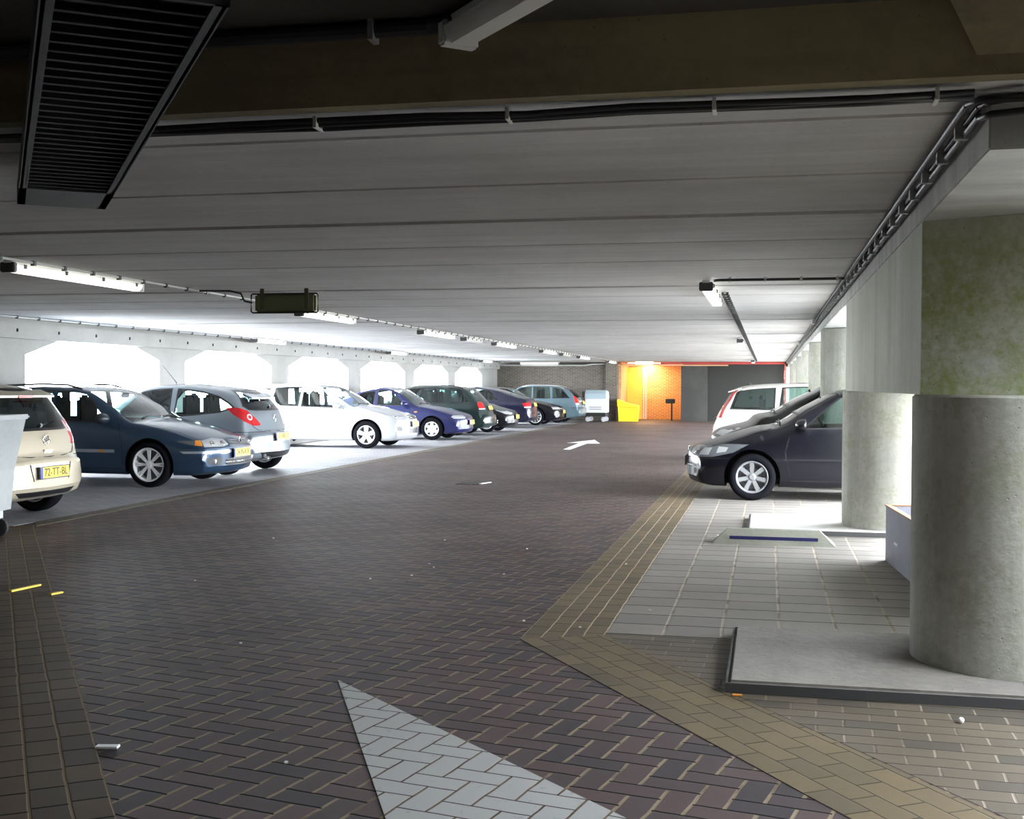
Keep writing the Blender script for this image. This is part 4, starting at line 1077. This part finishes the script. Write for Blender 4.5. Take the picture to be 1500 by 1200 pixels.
def tow(root, B):
    MB().tube([(B.L-.2, 0, .33), (B.L+.02, 0, .30), (B.L+.09, 0, .33), (B.L+.10, 0, .40)], .016, 10).lathe([(.001, -.025), (.018, -.018), (.025, 0), (.018, .018), (.001, .025)], 16, 'z', (B.L+.10, 0, .42)).build('tow_hook', m_chrome, root, smooth=True)
def multi(*fs):
    def fn(root, B):
        for f in fs: f(root, B)
    return fn

W_LAG = dict(n=8, kind='split', w0=.020, w1=.024, spread=.16, bright=True)
W_FIVE = dict(n=5, kind='single', w0=.075, w1=.105)
W_CAP = dict(n=6, kind='cap', w0=.085, w1=.09)
W_SEV = dict(n=7, kind='single', w0=.048, w1=.058, cap=True)
W_MUL = dict(n=10, kind='single', w0=.025, w1=.035)
FAR = dict(detail=0)
def belt(L, z0=.92, z1=.97, nose=.70): return [(0, nose), (.5, nose+.10), (1.1, z0-.02), (1.4, z0), (L*.6, (z0+z1)/2), (L-.3, z1), (L, z1)]

# --- black five-door hatchback, right row
L = 3.97
polo = dict(L=L, hw=.845, R=.30, rim=.205, xf=.87, xr=3.30, top=profile(L, 1.465, 'hatch', 1.08, 1.98, hood=.955, nose=.66), belt=belt(L, .915, .98, .66), ws=(1.12, 1.92),
    windows=[(1.52, 1.97, 2.36, 2.38), (2.46, 2.44, 3.02, 3.16)], wheel=W_SEV, paint=paint('black_paint', (.003, .003, .006), .0, .3, .45, .2), fplate=(.47, None),
    nose=[('headlight_dark', [(.44, .64), (.52, .575), (.85, .545), (1.15, .55), (1.45, .61), (1.66, .72), (1.3, .72), (1.0, .705), (.75, .70), (.52, .68)]),
          ('headlight', [(.48, .63), (.54, .59), (.70, .575), (.70, .685), (.53, .67)]), ('headlight', [(.88, .572), (1.08, .577), (1.10, .67), (.90, .665)]), ('headlight', [(1.20, .60), (1.34, .62), (1.36, .675), (1.20, .685)]),
          ('grille', [(-.05, .58), (.40, .58), (.44, .63), (-.05, .64)]), ('lower_grille', [(-.05, .27), (.40, .27), (.48, .40), (-.05, .40)]), ('fog_recess', [(.55, .31), (.92, .32), (1.06, .42), (.53, .42)])],
    tail=[('tail_light', [(.62, .80), (1.0, .80), (1.05, .99), (.66, .97)])], rw=(1.0, 1.37, .60, .50),
    gaps=[[(1.35, .30), (1.28, .62), (1.36, .92)], [(2.42, .26), (2.42, .94)], [(1.35, .26), (3.0, .26)]], handles=[(2.25, .80), (3.02, .83)], hgaps=[('n', .4, 1.4, .535)],
    mx=1.50, extra=multi(wipers(1.12), lamp_eyes([.52], .70, .045), fogs(.56, .41, .036), grille_bars([.455, .35], .0), ring_badge(.69, True, .045, False)))
polo['extra'] = multi(wipers(1.12), lamp_eyes([.56], .63, .042), fogs(.62, .365, .036), ring_badge(.61, True, .045, False), grille_bars([.428], .66, mat=m_alloy))
c = make_car('hatchback_car', polo, 'glossy black five-door hatchback nose-out in the right row, its rear behind a round column', group=None); place(c, -1.07, 16.27, '-x')
# --- dark MPV behind it
L = 4.2
p = dict(L=L, hw=.87, R=.31, rim=.21, xf=.85, xr=3.45, top=profile(L, 1.56, 'hatch', .82, 1.80, hood=1.06, nose=.78), belt=belt(L, 1.0, 1.03, .78), ws=(.87, 1.74), windows=[(1.30, 1.80, 2.45, 2.47), (2.55, 2.52, 3.2, 3.35)],
    wheel=W_FIVE, paint=paint('charcoal_paint', (.008, .008, .008), .1, .3, .5, .3), nose=[('headlight', [(.5, .74), (.9, .72), (1.35, .86), (.6, .84)]), ('lower_grille', [(-.05, .3), (.5, .3), (.5, .6), (-.05, .6)])], fplate=(.5, None), mx=1.30, extra=wipers(.87), detail=1)
c = make_car('minivan_car', p, 'charcoal car with a steep windscreen parked directly behind the black hatchback on the right'); place(c, -.88, 18.8, '-x')
# --- white estate, tail out
L = 4.7
p = dict(L=L, hw=.89, R=.32, rim=.22, xf=.95, xr=3.70, top=profile(L, 1.54, 'estate', 1.25, 2.05, hood=.99, nose=.74), belt=belt(L, .96, 1.02, .74), ws=(1.3, 2.0), windows=[(1.6, 2.05, 2.55, 2.57), (2.66, 2.64, 3.30, 3.36), (3.48, 3.46, 4.18, 4.30)],
    wheel=W_FIVE, paint=paint('white_paint', (.80, .79, .76), .0, .35), tail=[('tail_light', [(.66, .84), (.98, .84), (.99, 1.0), (1.12, 1.20), (1.18, 1.45), (1.02, 1.47), (.88, 1.2), (.72, 1.02)])], rw=(1.02, 1.43, .66, .52), rplate=(.78, None),
    gaps=[[(2.61, .3), (2.61, .95)], [(3.40, .6), (3.42, .95)]], handles=[(2.42, .88), (3.20, .90)], extra=multi(rails(2.0, 4.2, m_chrome, .03), antenna(3.9, .03, .05, .012), spoiler(w_=.56)), detail=1)
c = make_car('estate_car', p, 'white estate car tail-out in the right row with tall red tail lights'); place(c, -1.12+L, 24.6, '+x')

# --- beige five-door hatchback, left row (tail out)
L = 4.0
p = dict(L=L, hw=.86, R=.305, rim=.20, xf=.82, xr=3.30, bow=[(0, .27), (.4, .20), (1.0, .11), (2.0, .05), (L/2+.2, 0), (L-1.2, -.05), (L-.5, -.13), (L, -.20)], top=profile(L, 1.50, 'hatch', 1.05, 1.95, hood=.98, nose=.70, tail=[(L-1.0, 1.475), (L-.55, 1.42), (L-.42, 1.36), (L-.30, 1.20), (L-.16, 1.0), (L-.11, .92), (L-.075, .78), (L-.06, .675), (L-.015, .655), (L-.004, .60), (L, .52)]), belt=belt(L, .93, 1.0), ws=(1.1, 1.9),
    windows=[(1.5, 1.95, 2.38, 2.40), (2.48, 2.46, 3.05, 3.2)], wheel=W_MUL, paint=paint('beige_paint', (.58, .51, .385), .2, .32),
    tail=[('tail_light', [(.72, .79), (.95, .79), (1.12, .90), (1.10, 1.05), (.84, 1.05), (.76, .92)]), ('tail_clear', [(.78, .93), (.86, 1.05), (.91, 1.05), (.84, .93)]), ('rear_valance', [(-.05, .26), (.55, .26), (.62, .32), (-.05, .32)])],
    rw=(.985, 1.37, .66, .50), rwx=1.0, rplate=(.515, '72-TT-BL'), hgaps=[('t', .72, 1.3, .672)], gaps=[[(2.44, .28), (2.44, .95)], [(3.28, .62), (3.30, .96)]], handles=[(2.28, .82), (3.0, .85)],
    extra=multi(spoiler(w_=.52), rwiper(1.01, .30), ring_badge(.855, False, .05, True), antenna(2.6, .42, -.30)))
def corsa_extra(root, B):
    x = B.rayf(0, .735, False); MB().box((x+.004, 0, .745), (.03, .16, .022), bev=.006).box((x-.004, 0, .725), (.02, .14, .03)).build('tailgate_handle', B.sp['paint'], root)
    # tailgate outline
    pts = [(B.rayf(y, z, False)+.0005, y, z) for y, z in [(-.64, .97), (-.655, .86), (-.62, .76), (-.54, .70), (-.3, .682), (0, .678), (.3, .682), (.54, .70), (.62, .76), (.655, .86), (.64, .97)]]
    MB().tube(pts, .005, 6).build('tailgate_gap', m_gap, root)
    # recessed plate panel edge
    for s_ in (-1, 1):
        MB().tube([(B.rayf(.33, .60, False)+.001, s_*.36, .605), (B.rayf(.30, .43, False)+.001, s_*.31, .43)], .005, 6).build('bumper_crease', m_gap, root)
        MB().box((B.rayf(.60, .60, False)-.003, s_*.60, .60), (.02, .10, .03), bev=.006).build('bumper_reflector', m_redl if False else B.sp['paint'], root)
q = p['extra']; p['extra'] = multi(q, corsa_extra)
c = make_car('hatchback_car', p, 'beige five-door hatchback tail-out at the left edge with number plate 72-TT-BL'); place(c, -7.48-L, 11.33, '-x')

# --- dark blue grey estate, nose out
L = 4.66
lag = dict(L=L, hw=.885, R=.322, rim=.238, xf=1.0, xr=3.72, top=profile(L, 1.45, 'estate', 1.20, 2.08, hood=.945, nose=.665), belt=belt(L, .905, .955, .67), ws=(1.24, 2.02),
    windows=[(1.66, 2.06, 2.52, 2.54), (2.63, 2.61, 3.22, 3.32), (3.42, 3.38, 4.0, 4.18)], wheel=W_LAG, paint=paint('slate_blue_paint', (.018, .045, .090), .3, .3, .7, .4), stripmat=pbr('satin_grey_strip', (.35, .38, .42), rough=.3, metal=.4), mirrormat=pbr('mirror_dark', (.02, .025, .035), rough=.35),
    fplate=(.475, '24-JN-KX'), nose=[('headlight', [(.36, .60), (.48, .575), (.95, .575), (.98, .665), (.70, .70), (.46, .675)]), ('indicator', [(.98, .59), (1.12, .60), (1.10, .668), (.99, .672)]), ('headlight_dark', [(1.12, .60), (1.42, .645), (1.38, .665), (1.10, .668)]),
      ('grille', [(-.05, .575), (.26, .575), (.34, .615), (.36, .655), (-.05, .665)]), ('bumper_strip', [(.28, .485), (1.32, .485), (1.38, .515), (.28, .525)]), ('lower_grille', [(-.05, .30), (.42, .30), (.46, .40), (-.05, .40)]), ('fog_recess', [(.54, .31), (.86, .33), (.90, .41), (.54, .42)])],
    tail=[('tail_light', [(.68, .75), (1.05, .75), (1.05, 1.02), (.72, 1.0)])], side=[('door_strip', [(1.52, .485), (3.2, .485), (3.2, .53), (1.52, .53)]), ('side_marker', [(1.70, .487), (1.76, .487), (1.76, .528), (1.70, .528)])], rw=(.99, 1.33, .64, .52),
    gaps=[[(1.40, .30), (1.40, .60), (1.47, .91)], [(2.58, .26), (2.58, .93)], [(1.40, .26), (3.2, .26)]], handles=[(2.42, .80), (3.2, .83)], mx=1.66, hgaps=[('n', .3, 1.42, .562)],
    extra=multi(wipers(1.24), lamp_eyes([.42, .60], .625, .038), fogs(.60, .365, .035), diamond_badge(.625), grille_bars([.59, .612, .634, .656], .30, mat=pbr('grille_grey', (.25, .26, .27), rough=.35, metal=.5)), grille_bars([.35], .42), rails(2.2, 4.0, m_trim, .04), lambda r, B: grille_bars([.325, .375], .40, mat=m_trim)(r, B)))
c = make_car('estate_car', lag, 'dark slate blue estate car nose-out between the beige hatchback and the silver-grey hatchback'); place(c, -7.53, 16.05, '+x')

# --- silver grey three-door hatchback, tail out
L = 4.03
p = dict(L=L, hw=.87, R=.305, rim=.20, xf=.82, xr=3.40, bow=[(0, .27), (.4, .20), (1.0, .11), (2.0, .05), (L/2+.2, 0), (L-1.2, -.06), (L-.5, -.16), (L, -.24)],
    top=profile(L, 1.475, 'hatch', 1.05, 1.90, hood=.97, nose=.70, tail=[(L-1.3, 1.465), (L-.85, 1.42), (L-.50, 1.33), (L-.34, 1.20), (L-.20, 1.03), (L-.15, .94), (L-.11, .80), (L-.09, .70), (L-.02, .675), (L-.003, .61), (L, .52)]), belt=belt(L, .93, 1.02), ws=(1.1, 1.85),
    windows=[(1.48, 1.90, 2.38, 2.40)], window_polys=[[(2.53, .955), (2.9, .985), (3.3, 1.03), (3.50, 1.09), (3.42, 1.15), (3.25, 1.24), (3.0, 1.31), (2.75, 1.345), (2.53, 1.36)]], trim=.03, wheel=W_FIVE, paint=paint('silver_grey_paint', (.25, .29, .33), .5, .32),
    tail=[('tail_light', [(1.42, 1.08), (1.2, 1.085), (.98, 1.04), (.80, .93), (.64, .82), (.66, .79), (.86, .79), (1.08, .86), (1.30, .97)]), ('rear_valance', [(-.05, .25), (.62, .25), (.72, .36), (-.05, .36)])],
    rw=(1.06, 1.34, .64, .50), rwx=1.1, rplate=(.60, '83-NRL-9'), hgaps=[('t', .5, 1.4, .69)], gaps=[[(2.46, .28), (2.44, .95)], [(1.32, .3), (1.36, .92)]], handles=[(2.24, .82)],
    extra=multi(exhaust(-.42, .25, .035), lamp_eyes([.66], .93, .055, False, m_clear), lamp_eyes([.66], .93, .034, False, m_redl), ring_badge(.90, False, .055, False, .6), antenna(2.1, .30, -.26), rwiper(1.09, .3), lambda r, B: spoiler(w_=.46)(r, B)))
def grey_extra(root, B):
    pts = [(B.rayf(y, z, False)+.0005, y, z) for y, z in [(-.62, 1.0), (-.66, .88), (-.64, .78), (-.55, .72), (-.3, .70), (0, .695), (.3, .70), (.55, .72), (.64, .78), (.66, .88), (.62, 1.0)]]
    MB().tube(pts, .005, 6).build('tailgate_gap', m_gap, root)
q2 = p['extra']; p['extra'] = multi(q2, grey_extra)
c = make_car('hatchback_car', p, 'silver-grey three-door hatchback tail-out with pointed red tail lights'); place(c, -7.93-L, 18.47, '-x')

# --- white silver estate, nose out
L = 4.47
p = dict(L=L, hw=.895, R=.315, rim=.215, xf=.90, xr=3.55, top=profile(L, 1.49, 'estate', 1.12, 2.05, hood=.985, nose=.73), belt=belt(L, .93, .985, .73), ws=(1.16, 2.0), windows=[(1.60, 2.05, 2.47, 2.49), (2.58, 2.56, 3.18, 3.26), (3.36, 3.33, 3.85, 4.02)],
    wheel=W_FIVE, paint=paint('white_silver_paint', (.42, .435, .45), .25, .33), stripmat=m_trim, fplate=(.555, None), nose=[('headlight', [(.46, .70), (.60, .655), (.95, .67), (1.30, .78), (1.42, .85), (1.0, .85), (.62, .80)]), ('grille', [(-.05, .67), (.30, .67), (.34, .79), (-.05, .80)]),
     ('lower_grille', [(-.05, .34), (.36, .34), (.38, .46), (-.05, .46)]), ('fog_recess', [(.74, .40), (.92, .40), (1.0, .50), (.76, .53)])], tail=[('tail_light', [(.68, .8), (1.05, .8), (1.05, 1.2), (.8, 1.2)])],
    gaps=[[(1.40, .3), (1.38, .6), (1.46, .93)], [(2.53, .28), (2.53, .95)], [(1.40, .28), (3.1, .28)]], handles=[(2.38, .83), (3.15, .86)], handlemat=m_chrome, mx=1.60, extra=multi(wipers(1.16), lamp_eyes([.56, .68], .735, .04), grille_bars([.70, .735, .77], .28), fogs(.60, .45, .035), rails(2.1, 3.9, m_gal, .03)))
c = make_car('estate_car', p, 'white-silver estate car nose-out in the middle of the left row'); place(c, -8.14, 26.74, '+x')

# --- dark blue saloon, nose out
L = 4.44
p = dict(L=L, hw=.86, R=.30, rim=.195, xf=.88, xr=3.38, top=profile(L, 1.425, 'sedan', 1.20, 2.02, hood=.93, nose=.655), belt=belt(L, .90, .96, .66), ws=(1.24, 1.96), windows=[(1.62, 2.02, 2.40, 2.42), (2.52, 2.50, 2.92, 3.12)],
    wheel=W_CAP, paint=paint('royal_blue_paint', (.008, .011, .075), .3, .3, .6), fplate=(.47, None), nose=[('headlight', [(.42, .60), (.52, .575), (1.05, .575), (1.14, .62), (1.05, .665), (.55, .665)]), ('grille', [(-.05, .59), (.32, .59), (.34, .65), (-.05, .66)]), ('lower_grille', [(-.05, .34), (.5, .34), (.5, .40), (-.05, .40)])],
    side=[('side_marker', [(1.28, .735), (1.36, .735), (1.36, .765), (1.28, .765)])], gaps=[[(1.45, .3), (1.45, .6), (1.5, .9)], [(2.47, .28), (2.47, .93)]], handles=[(2.32, .80)], hgaps=[('n', .3, 1.4, .555)], mx=1.62, extra=multi(wipers(1.24), antenna(2.6, .18, .02)), detail=1)
c = make_car('saloon_car', p, 'royal blue saloon nose-out with white plastic wheel covers, beside the white-silver estate'); place(c, -7.88, 31.15, '+x')
# --- dark green estate, tail out
L = 4.5
p = dict(L=L, hw=.86, R=.30, rim=.195, xf=.90, xr=3.55, top=profile(L, 1.47, 'estate', 1.2, 2.0, hood=.95, nose=.68, tail=[(L-1.2, 1.45), (L-.75, 1.40), (L-.62, 1.34), (L-.35, 1.08), (L-.22, .93), (L-.12, .78), (L-.09, .63), (L-.02, .60), (L, .50)]), belt=belt(L, .92, .97), ws=(1.25, 1.95), windows=[(1.62, 2.0, 2.45, 2.47), (2.56, 2.54, 3.15, 3.22), (3.34, 3.32, 3.66, 3.92)],
    wheel=W_FIVE, paint=paint('dark_green_paint', (.003, .016, .015), .2, .3, .6), tail=[('tail_light', [(.62, .79), (1.05, .79), (1.08, .90), (1.02, .97), (.68, .97)]), ('tail_clear', [(.62, .76), (1.05, .76), (1.05, .79), (.62, .79)]), ('rear_valance', [(-.05, .5), (.5, .5), (.5, .58), (-.05, .58)])], rw=(.99, 1.31, .60, .50), rwx=1.0, rplate=(.80, None),
    extra=multi(tow, rails(2.1, 3.7, m_trim, .03), antenna(3.6, .26, .06)), detail=1)
c = make_car('estate_car', p, 'dark green estate car tail-out with a tow hook, beside the royal blue saloon'); place(c, -7.98-L, 34.3, '-x')
# --- small black car, nose out
L = 3.8
p = dict(L=L, hw=.83, R=.29, rim=.19, xf=.80, xr=3.2, top=profile(L, 1.42, 'hatch', 1.0, 1.85, hood=.90, nose=.64), belt=belt(L, .88, .94, .64), ws=(1.05, 1.8), windows=[(1.42, 1.85, 2.35, 2.37), (2.5, 2.48, 2.95, 3.1)], wheel=W_CAP, paint=MATS['black_paint'],
    fplate=(.48, None), nose=[('headlight', [(.40, .60), (.55, .55), (.95, .58), (1.3, .70), (1.1, .70), (.7, .68)]), ('lower_grille', [(-.05, .28), (.45, .28), (.45, .42), (-.05, .42)])], extra=multi(grille_bars([.40], .5), fogs(.5, .36, .04)), detail=0)
c = make_car('hatchback_car', p, 'small black car whose nose shows between the dark green estate and the navy liftback'); place(c, -7.80, 36.75, '+x')
# --- navy liftback, tail out
L = 4.5
p = dict(L=L, hw=.87, R=.31, rim=.21, xf=.9, xr=3.45, top=profile(L, 1.44, 'lift', 1.2, 2.0, hood=.93, nose=.68), belt=belt(L, .91, .98), ws=(1.25, 1.95), windows=[(1.62, 2.0, 2.42, 2.44), (2.53, 2.5, 3.0, 3.3)], wheel=W_FIVE, paint=paint('navy_paint', (.002, .003, .020), .2, .3, .6),
    tail=[('tail_light', [(.55, .74), (1.08, .74), (1.15, .86), (.62, .90)]), ('tail_clear', [(.62, .70), (1.08, .70), (1.08, .74), (.62, .74)])], rw=(1.08, 1.32, .58, .50), rwx=1.4, rplate=(.80, None), extra=multi(lambda r, B: MB().box((B.L-.02, -.35, .48), (.02, .12, .06)).build('bumper_reflector', m_redl, r)), detail=0)
c = make_car('liftback_car', p, 'navy blue liftback tail-out in front of the black saloon on the left'); place(c, -7.98-L, 40.8, '-x')
# --- black saloon, nose out
L = 4.6
p = dict(L=L, hw=.885, R=.32, rim=.235, xf=.92, xr=3.6, top=profile(L, 1.42, 'sedan', 1.2, 2.0, hood=.93, nose=.67), belt=belt(L, .91, .96, .67), ws=(1.25, 1.95), windows=[(1.62, 2.0, 2.42, 2.44), (2.53, 2.5, 3.0, 3.25)], wheel=W_MUL, paint=MATS['black_paint'],
    fplate=(.50, None), nose=[('headlight', [(.42, .60), (1.05, .59), (1.1, .69), (.55, .69)]), ('grille', [(-.05, .45), (.30, .45), (.36, .66), (-.05, .66)]), ('fog_recess', [(.5, .33), (.95, .33), (.95, .44), (.5, .44)])], extra=multi(fogs(.55, .38, .05), grille_bars([.56, .62], .3), grille_bars([.47], .7)), detail=0)
c = make_car('saloon_car', p, 'black saloon nose-out with bright alloy wheels, far down the left row'); place(c, -7.50, 43.75, '+x')
# --- blue grey estate, tail out
L = 4.57
p = dict(L=L, hw=.88, R=.315, rim=.21, xf=.9, xr=3.55, top=profile(L, 1.50, 'estate', 1.2, 2.0, hood=.96, nose=.70, tail=[(L-1.4, 1.49), (L-.85, 1.42), (L-.6, 1.33), (L-.32, 1.1), (L-.20, .95), (L-.10, .80), (L-.08, .62), (L-.01, .59), (L, .5)]), belt=belt(L, .94, .99), ws=(1.25, 1.95), windows=[(1.62, 2.0, 2.48, 2.5), (2.6, 2.58, 3.2, 3.26), (3.38, 3.36, 3.72, 4.02)],
    wheel=W_FIVE, paint=paint('blue_grey_paint', (.11, .17, .205), .4, .33), tail=[('tail_light', [(.74, .79), (1.08, .79), (1.14, .93), (1.08, 1.06), (.86, 1.06)]), ('tail_clear', [(.80, .72), (1.08, .72), (1.08, .79), (.80, .79)]), ('bumper_strip', [(-.05, .59), (1.3, .59), (1.3, .61), (-.05, .61)])], rw=(1.0, 1.3, .62, .5), rwx=1.0, rplate=(.80, None),
    extra=rails(2.1, 3.8, m_gal, .03), detail=0)
c = make_car('estate_car', p, 'light blue-grey estate car tail-out, last car before the brick wall'); place(c, -7.15-L, 46.9, '-x')
